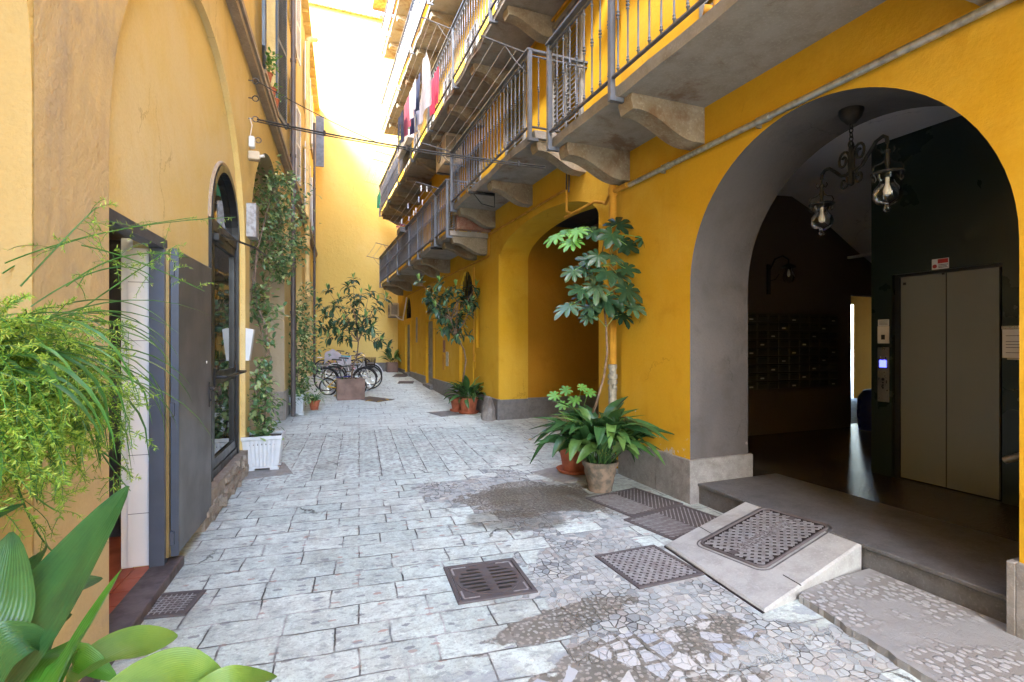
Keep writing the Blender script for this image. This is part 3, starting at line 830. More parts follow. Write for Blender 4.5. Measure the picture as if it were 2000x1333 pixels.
obj('arch_soffit', mb, M['jamb_grey'], ent)
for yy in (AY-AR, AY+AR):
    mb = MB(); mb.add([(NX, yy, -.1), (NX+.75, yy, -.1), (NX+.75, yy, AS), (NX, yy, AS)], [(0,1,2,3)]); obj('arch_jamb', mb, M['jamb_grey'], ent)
# stone plinth
for bx_ in ((NX-.035, NX, AY+AR, 4.55), (NX-.033, NX, 4.556, YB+.02), (NX-.035, NX+.78, AY+AR-.04, AY+AR-.001), (NX-.035, NX+.78, AY-AR+.001, AY-AR+.04), (NX-.035, NX, -5, AY-AR)):
    mb = MB(); mb.box(*bx_, -.05, .43, .006); obj('plinth', mb, M['granite_warm'], ent)
# entrance step and hall floor
mb = MB(); mb.box(NX+.075, NX+.33, AY-AR+.04, AY+AR-.04, -.05, .168)
mb.box(NX+.055, NX+1.1, AY-AR+.041, AY+AR-.041, .17, .20, .006)
obj('doorstep', mb, M['steps'], ent)
def hallfloor():
    m, nt, bs = newmat('polished_hall_floor')
    pos = nd(nt, 'ShaderNodeNewGeometry').outputs['Position']
    a = noise(nt, pos, 4, 6, .6)
    nt.links.new(mixc(nt, a, (.075,.065,.052), (.04,.034,.028)), bs.inputs['Base Color'])
    bs.inputs['Roughness'].default_value = .2
    nt.links.new(bump(nt, noise(nt, scaled(nt, pos, 6, 30, 6), 2.5, 3), .006), bs.inputs['Normal'])
    return m
M['hallfloor'] = hallfloor()
mb = MB(); mb.box(NX+1.102, 9.6, -.6, 5.95, .0, .196)
obj('hall_floor', mb, M['hallfloor'], ent)
DX0, DX1 = 8.26, 9.25                       # side doorway from the hall into the carriage passage
mb = MB()
mb.box(FX+.05, DX0, 5.75, 5.93, -.05, 4.2); mb.box(DX1, 9.6, 5.75, 5.93, -.05, 4.2); mb.box(DX0, DX1, 5.75, 5.93, 2.36, 4.2)
mb.box(9.5, 9.6, -.6, 5.75, -.05, 4.2); mb.box(NX+.03, 9.5, -.7, -.6, -.05, 4.2)
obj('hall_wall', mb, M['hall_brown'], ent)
mb = MB()
mb.plate([(-.6, .0), (-.6, 4.2), (5.75, 4.2), (5.75, .0)], [arch(AY, AR, AS, .0, 40)], lambda a, b, d: (NX+.75+d, a, b))
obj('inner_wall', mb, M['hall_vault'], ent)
mb = SM()
prof = [(4.25,3.60),(5.0,3.64),(5.6,3.68),(6.3,3.80),(6.93,3.83),(7.4,3.64),(8.25,3.16),(9.0,2.78),(9.6,2.6)]
vs = [(x, y, z) for y in (-.6, 5.75) for x, z in prof]; k = len(prof)
mb.add(vs, [(i, i+1, i+1+k, i+k) for i in range(k-1)])
obj('hall_ceiling', mb, M['hall_lit'], ent)

# lift
lift = thing('lift', 'dark green lift enclosure with grey sliding doors inside the entrance hall', 'lift', (5.6, 3, .2))
mb = MB()
LX = 5.59
mb.plate([(-.59, .2), (-.59, 3.80), (3.67, 3.80), (3.67, .2)], [rect(2.56, 3.46, .19, 2.28)], lambda a, b, d: (LX+d, a, b), .10)
mb.add([(LX, 3.67, .2), (9.5, 3.67, .2), (9.5, 3.67, 3.9), (LX, 3.67, 3.9)], [(0,1,2,3)])
obj('shaft_panel', mb, M['hall_green'], lift)
for a0_, a1_, dx in ((3.004, 3.41, .055), (2.60, 2.997, .045)):
    mb = MB(); mb.box(LX+dx, LX+dx+.03, a0_, a1_, .205, 2.25)
    obj('sliding_door', mb, M['liftdoor'], lift)
mb = MB(); mb.box(LX+.045, LX+.10, 3.412, 3.46, .2, 2.28); mb.box(LX+.03, LX+.10, 2.56, 3.412, 2.252, 2.28)
obj('door_frame', mb, M['black'], lift)
cp = MB(); cp.box(LX-.014, LX-.001, 3.487, 3.598, .965, 1.535, .003)
cpo = obj('call_panel', cp, M['steel'], lift)
mb = MB(); mb.box(LX-.018, LX-.0145, 3.508, 3.576, 1.325, 1.40); obj('display', mb, M['screen_blue'], cpo)
mb = SM()
for z, r_ in ((1.20, .016), (1.165, .009), (1.14, .009), (1.11, .009)): mb.lathe([(0,0),(r_,0),(r_*.9,.004),(0,.005)], (LX-.014, 3.542, z), 10, M=Matrix.Rotation(-PI/2, 3, 'Y'))
obj('call_button', mb, M['black'], cpo)
mb = MB(); mb.box(LX-.010, LX-.001, 3.485, 3.60, 1.575, 1.755, .002); kp = obj('key_switch_plate', mb, M['offwhite'], lift)
mb = MB(); mb.box(LX-.013, LX-.0105, 3.525, 3.562, 1.615, 1.665); obj('switch', mb, M['black'], kp)
mb = MB(); mb.box(LX-.006, LX-.001, 3.488, 3.598, 1.757, 1.825); nt_ = obj('notice_tag', mb, M['whiteplastic'], lift)
mb = MB()
for z in (1.81, 1.797, 1.784, 1.772): mb.box(LX-.007, LX-.0062, 3.50, 3.585, z-.002, z+.002)
obj('text_lines', mb, M['ink'], nt_)
mb = MB(); mb.box(LX-.006, LX-.001, 2.955, 3.095, 2.285, 2.385); sg = obj('warning_sign', mb, M['paper'], lift)
mb = MB(); mb.box(LX-.0075, LX-.0062, 2.96, 3.045, 2.34, 2.38); mb.lathe([(.019,0),(.019,.001)], (LX-.007, 3.07, 2.315), 14, M=Matrix.Rotation(-PI/2, 3, 'Y'))
obj('red_mark', mb, M['red_paint'], sg)
mb = MB()
for z, w in ((2.325,.08),(2.312,.07),(2.30,.075)): mb.box(LX-.0072, LX-.0062, 3.04-w, 3.04, z-.003, z+.003)
obj('text_lines', mb, M['ink'], sg)
mb = MB(); mb.box(LX+.04, LX+.06, 2.9975, 3.0035, .205, 2.25); obj('door_seam', mb, M['black'], lift)
mb = MB(); mb.box(LX+.048, LX+.0545, 3.36, 3.385, 2.17, 2.195); mb.box(LX+.047, LX+.0545, 3.02, 3.04, 2.235, 2.25)
obj('door_bolt', mb, M['black'], lift)
# notice on the wall right of the lift
npap = MB(); npap.box(LX-.008, LX-.002, 2.36, 2.555, 1.455, 1.70)
po_ = tag(obj('notice_sheet', npap, M['paper']), 'white printed notice in a holder right of the lift doors', 'notice')
mb = MB(); mb.box(LX-.012, LX-.001, 2.35, 2.56, 1.702, 1.73); mb.box(LX-.012, LX-.001, 2.36, 2.52, 1.44, 1.453)
obj('holder', mb, M['steel'], po_)
mb = MB()
for z, w in ((1.645,.10),(1.595,.15),(1.57,.15),(1.545,.11),(1.50,.13)): mb.box(LX-.0095, LX-.0082, 2.53-w, 2.53, z-.0025, z+.0025)
obj('text_lines', mb, M['ink'], po_)
p0 = onX(1962, 900, 5.32); mb = SM()
mb.tube([p0, p0 + Vector((0.02, -.5, .28)), p0 + Vector((.04, -1.2, .68))], .028, 10)
mb.tube([p0 + Vector((0, -.12, .06)), p0 + Vector((.14, -.12, .0)), p0 + Vector((.27, -.12, .0))], .010, 6)
tag(obj('stair_handrail', mb, M['galv']), 'round grey stair handrail rising beside the lift', 'handrail')

# letter boxes on the left wall of the hall
mbk = thing('letterbox_bank', 'bank of dark olive letterboxes on the left wall of the hall', 'letterboxes', (7.2, 5.72, 1.5))
mb = MB(); mb.box(5.87, 7.83, 5.70, 5.745, .88, 2.02); obj('backboard', mb, M['mailbox'], mbk)
bxm = MB(); bxm.box(-.105, .105, -.06, .0, -.056, .056, .004); 
first = None
slotm = MB(); slotm.box(-.075, .075, -.064, -.0605, .018, .036)
nmm = MB(); nmm.box(-.04, .03, -.063, -.0605, -.03, -.008)
for i in range(9):
    for j in range(9):
        cx_, cz_ = 5.99 + i*.214, .945 + j*.124
        if first is None:
            b_ = obj('letterbox', bxm, M['mailbox'], mbk); b_.location = Vector((cx_, 5.70, cz_)) - mbk.location
            for v_ in b_.data.vertices: v_.co += mbk.location
            first = b_
            s1 = link('slot', None); bpy.data.objects.remove(s1)
            me = bpy.data.meshes.new('slot'); me.from_pydata(slotm.v, [], slotm.f); me.materials.append(M['black']); so = link('slot', me, b_)
            me = bpy.data.meshes.new('name_tag'); me.from_pydata(nmm.v, [], nmm.f); me.materials.append(M['offwhite']); no = link('name_tag', me, b_)
        else:
            c_ = first.copy(); COL.objects.link(c_); c_.parent = mbk; c_.location = Vector((cx_, 5.70, cz_)) - mbk.location
            for ch in first.children:
                if ch.name.startswith('name') and (i*7+j*5) % 4: continue
                k_ = ch.copy(); COL.objects.link(k_); k_.parent = c_

# carriage passage behind the second arch
A2C, A2R, A2S, A2H = 7.83, 1.90, 3.27, .48
DOORS = [(12.15, .72, 0), (16.2, .72, 1), (20.05, .72, 1)]
mb = MB()
hl = [arch(A2C, A2R, A2S, -.1, 36, ry=A2H)]
dep = [.62]
for c, r, d in DOORS:
    hl.append(arch(c, r*.88, 2.52, 2.48, 18, ry=.80)); dep.append(.16)
    hl.append(rect(c-.5, c+.5, .0, 2.24)); dep.append(.10 if d else .05)
hl.append(rect(11.02, 11.3, 1.45, 2.42)); dep.append(.06)
mb.plate([(YB, -.1), (YB, RH), (FY, RH), (FY, -.1)], hl, lambda a, b, d: (FX+d, a, b), depths=dep)
obj('wall', mb, M['yellow_far'], bal)
# slightly proud pier and surrounds
mb = MB(); mb.box(FX-.03, FX, A2C+A2R+.0, 10.95, -.05, 3.36); obj('corner_pier', mb, M['yellow_far'], bal)
for c, r, d in DOORS:
    mb = MB()
    mb.box(FX-.025, FX, c-.66, c-.505, .3, 2.44); mb.box(FX-.025, FX, c+.505, c+.66, .3, 2.44); mb.box(FX-.024, FX, c-.505, c+.505, 2.245, 2.44)
    obj('door_surround', mb, M['yellow_far'], bal)
mb = MB(); mb.box(FX-.012, FX, 11.38, 11.48, .95, 1.32, .004); obj('wall_hatch', mb, M['yellow_far'], bal)
mb = MB()
for y0_, y1_ in ((A2C+A2R-.03, 10.96), (10.962, 11.6), (12.7, 13.9), (13.905, 15.1), (15.105, 15.68), (16.72, 18.0), (18.005, 19.52), (20.57, 22.45)):
    pr = .062 if y1_ < 11 else .03
    mb = MB(); mb.box(FX-pr, FX+.0, y0_, y1_, -.05, .42 if y1_ < 11 else .45, .006); obj('plinth', mb, M['granite'], bal)
mb = MB(); mb.box(FX+.001, FX+.62, A2C+A2R-.03, A2C+A2R-.001, -.05, .41, .005)
obj('plinth', mb, M['granite'], bal); mb = MB(); mb.box(FX-.03, FX, 11.605, 12.695, -.05, .45, .006)
obj('plinth', mb, M['granite'], bal)
for c, r, d in DOORS:
    g = SM()
    for k in range(9):
        y = c - .56 + k*.14; hgt = .80*math.sqrt(max(0, 1-((y-c)/(r*.88))**2))
        if hgt > .05: g.tube([(FX+.06, y, 2.485), (FX+.06, y, 2.52+hgt)], .011, 5)
    for zz in (2.70, 2.95): 
        w_ = r*.88*math.sqrt(1-((zz-2.52)/.80)**2); g.tube([(FX+.06, c-w_, zz), (FX+.06, c+w_, zz)], .011, 5)
    fo = obj('fanlight', g, M['blackiron'], bal)
    g = MB(); g.plate(arch(c, r*.88+.01, 2.52, 2.47, 18, ry=.81), [], lambda a, b, dd: (FX+.155, a, b)); obj('pane', g, M['glass_dark'], fo)
    if d:
        g = MB()
        g.box(FX+.075, FX+.098, c-.5, c+.5, .02, 2.24)
        for k in range(8): g.box(FX+.06, FX+.074, c-.47, c+.47, .1 + k*.265, .1 + k*.265 + .235)
        do = obj('door', g, M['shutter_grey'], bal)
        g = SM(); g.lathe([(0,0),(.025,0),(.03,.02),(0,.04)], (FX+.06, c+.4, 1.15), 10, M=Matrix.Rotation(-PI/2, 3, 'Y')); obj('handle', g, M['brass'], do)
        g = MB(); g.box(FX-.12, FX+.28, c-.55, c+.55, .0, rise(c)+.10, .008); obj('doorstep', g, M['granite'], bal)
    else:
        g = MB(); g.box(FX+.045, FX+.10, c-.52, c+.52, .0, 2.26); obj('blocked_door', g, M['yellow_far'], bal)
g = MB(); g.box(FX+.055, FX+.10, 10.98, 11.34, 1.4, 2.46); obj('wall_niche', g, M['yellow_far'], bal)
# passage interior
mb = MB()
PY = A2C + A2R + .04
mb.box(FX+.62, 13.95, PY, PY+.02, -.1, 4.25); mb.box(14.17, 18, PY, PY+.02, -.1, 4.25); mb.box(13.95, 14.17, PY, PY+.02, 2.62, 4.25)
mb.box(FX+.4, DX0, 5.935, 5.95, -.1, 4.25); mb.box(DX1, 18, 5.935, 5.95, -.1, 4.25); mb.box(DX0, DX1, 5.935, 5.95, 2.36, 4.25)
mb.plate([(5.25, -.1), (5.25, 4.25), (PY+.1, 4.25), (PY+.1, -.1)], [arch(A2C, A2R, A2S, -.1, 36, ry=A2H)], lambda a, b, d: (FX+.62+d, a, b))
mb.box(17.9, 18, 5.95, 7.0, -.1, 4.25); mb.box(17.9, 18, 8.6, PY, -.1, 4.25); mb.box(17.9, 18, 7.0, 8.6, 2.6, 4.25)  # added end wall out of view, cuts the light entering the passage
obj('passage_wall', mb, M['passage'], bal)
mb = MB(); mb.box(FX+.62, 18, 5.9, PY+.2, 4.03, 4.12)
for k in range(18): mb.box(FX+.9+k*.8, FX+1.05+k*.8, 5.95, PY, 3.92, 4.03)
obj('timber_ceiling', mb, M['darkroom'], bal)
mb = MB(); mb.box(FX+.63, 12.5, PY-.02, PY, -.05, .42); obj('passage_plinth', mb, M['granite'], bal)
# ---- balconies
_balmesh = None
def baluster_mesh(H, name='baluster'):
    m = SM()
    q = .0085
    prof = [(q,0)]
    def ring(z, r=.018, h=.012): return [(q, z-h), (r*.8, z-h*.5), (r, z), (r*.8, z+h*.5), (q, z+h)]
    prof += ring(.04) + ring(.065, .014) + ring(H*.55-.03) + ring(H*.55, .021) + ring(H*.55+.03) + ring(H-.06)
    prof += [(q, H)]
    m.lathe(prof, (0,0,0), 6)
    me = bpy.data.meshes.new(name); me.from_pydata(m.v, [], m.f); me.update()
    me.polygons.foreach_set('use_smooth', [True]*len(me.polygons))
    me.materials.append(M['rail'])
    return me, m
BME, BMB = baluster_mesh(.93)
budget = {ent.name: 96, bal.name: 96}
rest = {ent.name: MB(), bal.name: MB()}
def balcony(house, Xw, Xo, y0, y1, zs, corbels, posts, ends=(), th=.10, single=None, screen=None, ragged=True, Hr=1.05):
    mb = MB()
    # slab with a slightly uneven outer edge
    n = max(2, int((y1-y0)/.35)); rr = random.Random(int(zs*100+y0*10))
    top, bot = [], []
    for k in range(n+1):
        y = y0 + (y1-y0)*k/n
        e = Xo + .05 + (rr.uniform(-.012, .018) if ragged else 0)
        bot.append((e + rr.uniform(0, .02), y, zs)); top.append((e, y, zs+th))
    wb = [(Xw, p[1], zs) for p in bot]; wt_ = [(Xw, p[1], zs+th) for p in top]
    N = n+1
    mb.add(bot + top + wb + wt_, [(k, k+1, N+k+1, N+k) for k in range(n)] + [(2*N+k, 2*N+k+1, k+1, k) for k in range(n)] + [(N+k, N+k+1, 3*N+k+1, 3*N+k) for k in range(n)] + [(0, N, 3*N, 2*N), (n, 2*N+n, 3*N+n, N+n)])
    slab = obj('balcony', mb, M['concrete'], house)
    for yc in corbels:
        c = SM()
        w = .10
        tipx = Xo + .13
        L = Xw - tipx
        pl = [(Xw, yc-w, zs-.001), (tipx, yc-w, zs-.001), (tipx-.012, yc-w, zs-.05), (tipx+.015, yc-w, zs-.14)]
        for k in range(1, 11):
            t = k/10; sm = t*t*(3-2*t)
            pl.append((tipx + .015 + (L-.015)*t*.93, yc-w, zs-.14-.20*sm + .015*math.sin(PI*2*t)))
        pl.append((Xw, yc-w, zs-.345))
        c.prism(pl, (0, 2*w, 0))
        obj('corbel', c, M['corbel'], slab)
    zt = zs + th
    Xr = Xo
    # railing
    rl = MB()
    rl.box(Xr-.042, Xr+.042, y0, y1, zt+Hr-.002, zt+Hr+.03, .006); rl.box(Xr-.014, Xr+.014, y0, y1, zt+.99, zt+.998+.012)
    for ye in ends:
        rl.box(Xr+.033, Xw, ye-.03, ye+.03, zt+Hr, zt+Hr+.028); rl.box(Xr+.02, Xw, ye-.012, ye+.012, zt+.99, zt+1.006)
    obj('handrail', rl, M['rail'], slab)
    rl = MB()
    rl.box(Xr-.018, Xr+.018, y0, y1, zt+.045, zt+.06)
    for ye in ends: rl.box(Xr+.019, Xw, ye-.018, ye+.018, zt+.045, zt+.06)
    obj('bottom_rail', rl, M['rail_dark'], slab)
    for yp in posts:
        p = MB(); p.box(Xr-.026, Xr+.026, yp-.026, yp+.026, zs-.05, zt+Hr-.004, .004)
        p.box(Xr+.0, Xr+.12, yp-.02, yp+.02, zs-.045, zs-.004)
        obj('post', p, M['rail'], slab)
    sp = .15
    ysb = [y0 + sp*(k+.5) for k in range(int((y1-y0)/sp))]
    locs = [(Xr, y) for y in ysb if all(abs(y-q) > .045 for q in posts)]
    for ye in ends: locs += [(Xr + .14 + .14*k, ye) for k in range(int((Xw-Xr-.15)/.14))]
    for (x, y) in locs:
        if (single is None or single[0] <= y <= single[1]) and budget[house.name] > 0:
            o = link('baluster', BME, slab); o.location = Vector((x, y, zt+.06)) - wloc(slab); budget[house.name] -= 1
        else:
            b = rest[house.name]; b.add([(p[0]+x, p[1]+y, p[2]+zt+.06) for p in BMB.v], BMB.f)
    if screen:
        s = MB()
        for (a, b_) in screen:
            s.box(Xr+.02, Xr+.028, a+.03, b_-.03, zt+.08, zt+.95)
            s.box(Xr-.03, Xr-.018, a, b_, zt+.50, zt+.525)
        obj('railing_screen', s, M['screen'], slab)
    return slab
def frange(a, b, s):
    r_ = []
    while a < b: r_.append(a); a += s
    return r_
S1Z, S2Z, S3Z, L2, L3, L4 = 3.82, 4.30, 3.82, 6.70, 9.76, 12.75
balcony(ent, NX, 2.55, -4.0, 5.30, S1Z, [-2.4, -.4, 1.6, 3.95, 5.17], [5.27, 3.98, 2.0, 0.0, -2.0], (), single=(.5, 5.3))
balcony(bal, FX, 2.72, 6.20, 10.25, S2Z, [6.36, 8.2, 10.1], [6.22, 10.22], (6.24,), single=(6, 10.3))
balcony(bal, FX, 2.70, 10.46, 21.4, S3Z, [10.62, 11.35, 13.75, 14.95, 17.4, 19.3, 21.25], [10.5, 11.6, 13.6, 14.9, 17.0, 19.2, 21.37], (10.5, 21.36), single=(10.4, 13.6),
        screen=[(13.6, 14.9), (14.9, 17), (17, 19.2), (19.2, 21.37)])
balcony(bal, FX, 2.68, 5.3, 21.3, L2, frange(5.6, 21.4, 1.74), frange(5.4, 21.4, 2.27), (21.26,), single=(7.5, 11.4), screen=[(14.48, 16.7), (16.8, 19.0), (19.1, 21.2)])
balcony(bal, FX, 2.68, 5.3, 20.6, L3, frange(5.6, 20.6, 1.74), frange(5.4, 20.6, 2.27), (20.56,), single=(0, 0), screen=[(12.2, 14.4), (14.5, 16.7), (16.8, 19.0), (19.1, 20.5)])
balcony(bal, FX, 2.68, 5.3, 20.6, L4, frange(5.6, 20.6, 1.74), frange(5.4, 20.6, 2.27), (20.56,), single=(0, 0), screen=[(14.48, 16.7), (16.8, 19.0), (19.1, 20.5)])
balcony(ent, NX, 2.6, -4.0, 4.9, L2, [-2, 0, 2, 4], [-2, 0, 2, 4], (), single=(0, 0))  # near upper balconies lie above the view, added for the shade they cast
balcony(ent, NX, 2.6, -4.0, 4.9, L3, [-2, 0, 2, 4], [-2, 0, 2, 4], (), single=(0, 0))
balcony(ent, NX, 2.6, -4.0, 4.9, L4, [-2, 0, 2, 4], [-2, 0, 2, 4], (), single=(0, 0))
for h in (ent, bal):
    if rest[h.name].v: obj('baluster', rest[h.name], M['rail'], h, kind='stuff')
# brick infill under the step between the two balcony levels
mb = MB(); mb.box(2.86, FX, 10.27, 10.45, 3.93, 4.22); obj('brick_infill', mb, M['brickred'], bal)
mb = MB(); mb.box(2.80, FX, 10.26, 10.46, 4.221, 4.299); obj('infill_cap', mb, M['corbel'], bal)
# eaves of the right-hand houses
mb = MB(); mb.box(2.5, FX+.3, -5, FY-.05, RH-.3, RH); obj('eaves', mb, M['tile_roof'], bal)
# louvred doors on the balconies
def louvre_door(house, X, yc, z0, w=.95, h=2.15, mat='shutter_grey'):
    g = MB(); t = .07
    x0, x1 = X-.045, X-.004
    g.box(x0, x1, yc-w/2, yc-w/2+t, z0, z0+h); g.box(x0, x1, yc+w/2-t, yc+w/2, z0, z0+h)
    g.box(x0, x1, yc-w/2+t, yc+w/2-t, z0, z0+t); g.box(x0, x1, yc-w/2+t, yc+w/2-t, z0+h-t, z0+h)
    g.box(x0+.003, x1, yc-.03, yc+.03, z0+t, z0+h-t)
    for k in range(int((h-2*t)/.07)):
        z = z0+t+.01+k*.07
        g.add([(x0+.004, yc-w/2+t, z), (x0+.004, yc+w/2-t, z), (x1, yc+w/2-t, z+.05), (x1, yc-w/2+t, z+.05), (x0+.004, yc-w/2+t, z+.01), (x0+.004, yc+w/2-t, z+.01), (x1, yc+w/2-t, z+.06), (x1, yc-w/2+t, z+.06)],
              [(0,1,2,3), (7,6,5,4), (0,4,5,1)])
    return obj('louvred_door', g, M[mat], house)
for yc in (1.2, 3.4): louvre_door(ent, NX, yc, S1Z+.1)
for yc in (6.8, 8.85): louvre_door(bal, FX, yc, S2Z+.1)
for yc in (11.4, 13.2, 15.4, 17.6, 19.8): louvre_door(bal, FX, yc, S3Z+.1)
for Lz in (L2, L3, L4):
    for yc in (7.2, 9.4, 11.6, 13.8, 16.0, 18.2, 20.2): louvre_door(bal, FX, yc, Lz+.1)
# ---------------------------------------------------------------- iron covers, ramp and slabs set in the ground
def frame_from(c):
    c = [Vector(p) for p in c]
    o = (c[0]+c[1]+c[2]+c[3])/4
    ux = ((c[1]-c[0]) + (c[2]-c[3]))/2; uy = ((c[3]-c[0]) + (c[2]-c[1]))/2
    w, h = ux.length, uy.length
    n = ux.cross(uy).normalized()
    if n.z < 0: n = -n
    ux.normalize(); uy = n.cross(ux).normalized()
    Mx = Matrix((ux, uy, n)).transposed().to_4x4(); Mx.translation = o
    return Mx, w, h
def clipseg(th, d, w, h):
    # line with direction th at offset d from the centre, clipped to the w x h rectangle
    cx_, cy_ = math.cos(th), math.sin(th); px, py = -cy_*d, cx_*d
    t0, t1 = -9, 9
    for (p, q, lim) in ((px, cx_, w/2), (py, cy_, h/2)):
        if abs(q) < 1e-6:
            if abs(p) > lim: return None
            continue
        a, b = (-lim-p)/q, (lim-p)/q
        if a > b: a, b = b, a
        t0, t1 = max(t0, a), min(t1, b)
    if t1 - t0 < .02: return None
    return (px+cx_*t0, py+cy_*t0), (px+cx_*t1, py+cy_*t1)
def bars(mb, angs, sp, w, h, bw, z0, z1, skip=None):
    for i, th in enumerate(angs):
        m = int((w+h)/sp)
        for k in range(-m, m+1):
            s_ = clipseg(th, k*sp, w, h)
            if not s_: continue
            (ax, ay), (bx, by) = s_
            cx_, cy_ = (ax+bx)/2, (ay+by)/2; L = math.hypot(bx-ax, by-ay)
            if skip and skip(cx_, cy_): continue
            mb.obox((cx_, cy_, (z0+z1)/2 + i*.0004), (L, bw, z1-z0), th)
def cover(label, corners, pattern, lift=.004, name='manhole_cover', cat='manhole cover', group=None):
    Mx, w, h = frame_from(corners)
    t = thing(name, label, cat, Mx.translation, group)
    f = MB(Mx); e = .028
    for (x0, x1, y0, y1) in ((-w/2, w/2, -h/2, -h/2+e), (-w/2, w/2, h/2-e, h/2), (-w/2, -w/2+e, -h/2+e+.0002, h/2-e-.0002), (w/2-e, w/2, -h/2+e+.0002, h/2-e-.0002)):
        f.box(x0, x1, y0, y1, -.03, lift+.008, .003)
    obj('rim', f, M['castiron'], t)
    p = MB(Mx); p.box(-w/2+e+.004, w/2-e-.004, -h/2+e+.004, h/2-e-.004, -.03, lift+.003)
    iw, ih = w-2*e-.016, h-2*e-.016
    po = obj('lid', p, M['castdeep' if pattern == 'lattice' else 'castiron'], t)
    b = MB(Mx); z0, z1 = lift+.0032, lift+.0055
    if pattern == 'lattice':
        bars(b, (PI/4, -PI/4), .042, iw, ih, .0225, z0, z1)
        obj('raised_lattice', b, M['castworn'], po)
    elif pattern == 'chevron':
        for sx_ in (-1, 1):
            for k in range(-30, 30):
                s_ = clipseg(sx_*PI/4, k*.034, iw/2-.004, ih)
                if not s_: continue
                (ax, ay), (bx, by) = s_; ox = sx_*iw/4
                b.obox(((ax+bx)/2+ox, (ay+by)/2, (z0+z1)/2), (math.hypot(bx-ax, by-ay), .0085, z1-z0), sx_*PI/4)
        obj('raised_ribs', b, M['castworn'], po)
    elif pattern == 'grid':
        for k in range(1, 8): b.box(-iw/2, iw/2, -ih/2+k*ih/8-.003, -ih/2+k*ih/8+.003, z0, z1)
        for k in range(1, 8): b.box(-iw/2+k*iw/8-.003, -iw/2+k*iw/8+.003, -ih/2, ih/2, z0, z1+.0006)
        obj('raised_grid', b, M['castworn'], po)
    elif pattern == 'slots':
        d = SM(Mx); r_ = min(iw, ih)/2*.97
        d.lathe([(r_, z0), (r_, z1+.002), (r_-.012, z1+.004), (r_-.02, z1+.002), (0.001, z1+.002)], (0,0,0), 36); obj('disc', d, M['castiron'], po)
        for k in range(-3, 4):
            y = k*r_*.235; hw = math.sqrt(r_*r_*.80 - y*y)
            for s_ in (-1, 1): b.box(min(s_*.03, s_*hw), max(s_*.03, s_*hw), y-.010, y+.010, z1+.0022, z1+.0032)
        obj('slot', b, M['black'], po)
        for sx_ in (-1, 1):
            for sy_ in (-1, 1):
                c = MB(Mx)
                x, y = sx_*(iw/2-.012), sy_*(ih/2-.012); L = .10
                c.box(min(x, x-sx_*L), max(x, x-sx_*L), y-.006, y+.006, z0, z1); c.box(x-.006, x+.006, min(y-sy_*.007, y-sy_*L), max(y-sy_*.007, y-sy_*L), z0, z1)
                obj('corner_bracket', c, M['castworn'], po)
    return t, Mx, w, h, po
cover('slotted round drain grate in a square iron frame, set in the slabs', [G(864,1111), G(1002,1093), G(1051,1158), G(897,1183)], 'slots', name='drain_grate', cat='drain grate')
cover('lattice iron cover with a damp corner, beside the foot of the ramp', [G(1162,1088), G(1277,1067), G(1376,1124), G(1248,1153)], 'lattice')
cA = [G(1153,973), G(1240,955), G(1335,986), G(1223,1014)]
cB = [cA[3] + (cA[3]-cA[0])*.03, cA[2] + (cA[2]-cA[1])*.03, None, G(1305,1059)]
cB[2] = cB[1] + (cB[3]-cB[0])
cover('ribbed rusty iron cover touching the stone plinth and aged clay pot', cA, 'chevron')
cover('ribbed iron cover wedged between the ramp and the rustier ribbed cover', cB, 'chevron')
cover('small gridded iron cover in front of the service door threshold', [G(283,1166), G(392,1156), G(375,1203), G(262,1212)], 'grid')
# plain stone hatches
def Gr(u, v):
    h_ = .02
    for _ in range(12): h_ = .5*h_ + .5*rise(G(u, v, h_).y)
    return G(u, v, h_)
def hatch(label, cs, mat, name='stone_hatch'):
    Mx, w, h = frame_from(cs); b = MB(Mx); b.box(-w/2, w/2, -h/2, h/2, -.02, .007, .003); b.box(-w/2-.03, w/2+.03, -h/2-.03, h/2+.03, -.02, .003)
    tag(obj(name, b, M[mat]), label, 'hatch')
hatch('pale square stone hatch under the reddish pot by the arch', [G(1060,922), G(1130,905), G(1190,925), G(1085,945)], 'ramp_stone')
hatch('brownish stone hatch beside the white trough planter', [G(478,918), G(562,903), G(555,930), G(470,935)], 'granite_warm')
hatch('dark flat hatch in the paving near the terracotta pot', [G(846,806), G(886,803), G(894,811), G(853,815)], 'granite', 'iron_hatch')
hatch('worn iron hatch behind the rusty square planter', [Gr(712,778), Gr(742,774), Gr(748,783), Gr(716,788)], 'castiron', 'iron_hatch')
def mat_(label, u0, u1, v0, v1, m='darkstone'):
    c = [Gr(u0,v0), Gr(u1,v0), Gr(u1+4,v1), Gr(u0,v1)]
    Mx, w, h = frame_from(c); b = MB(Mx); b.box(-w/2, w/2, -h/2, h/2, -.03, .018, .006)
    tag(obj('door_mat', b, M[m]), label, 'door mat')
mat_('dark brown door mat at the farthest grey door', 770, 795, 732, 737)
mat_('thin grey door mat at the second grey door', 778, 806, 746, 750, 'castiron')

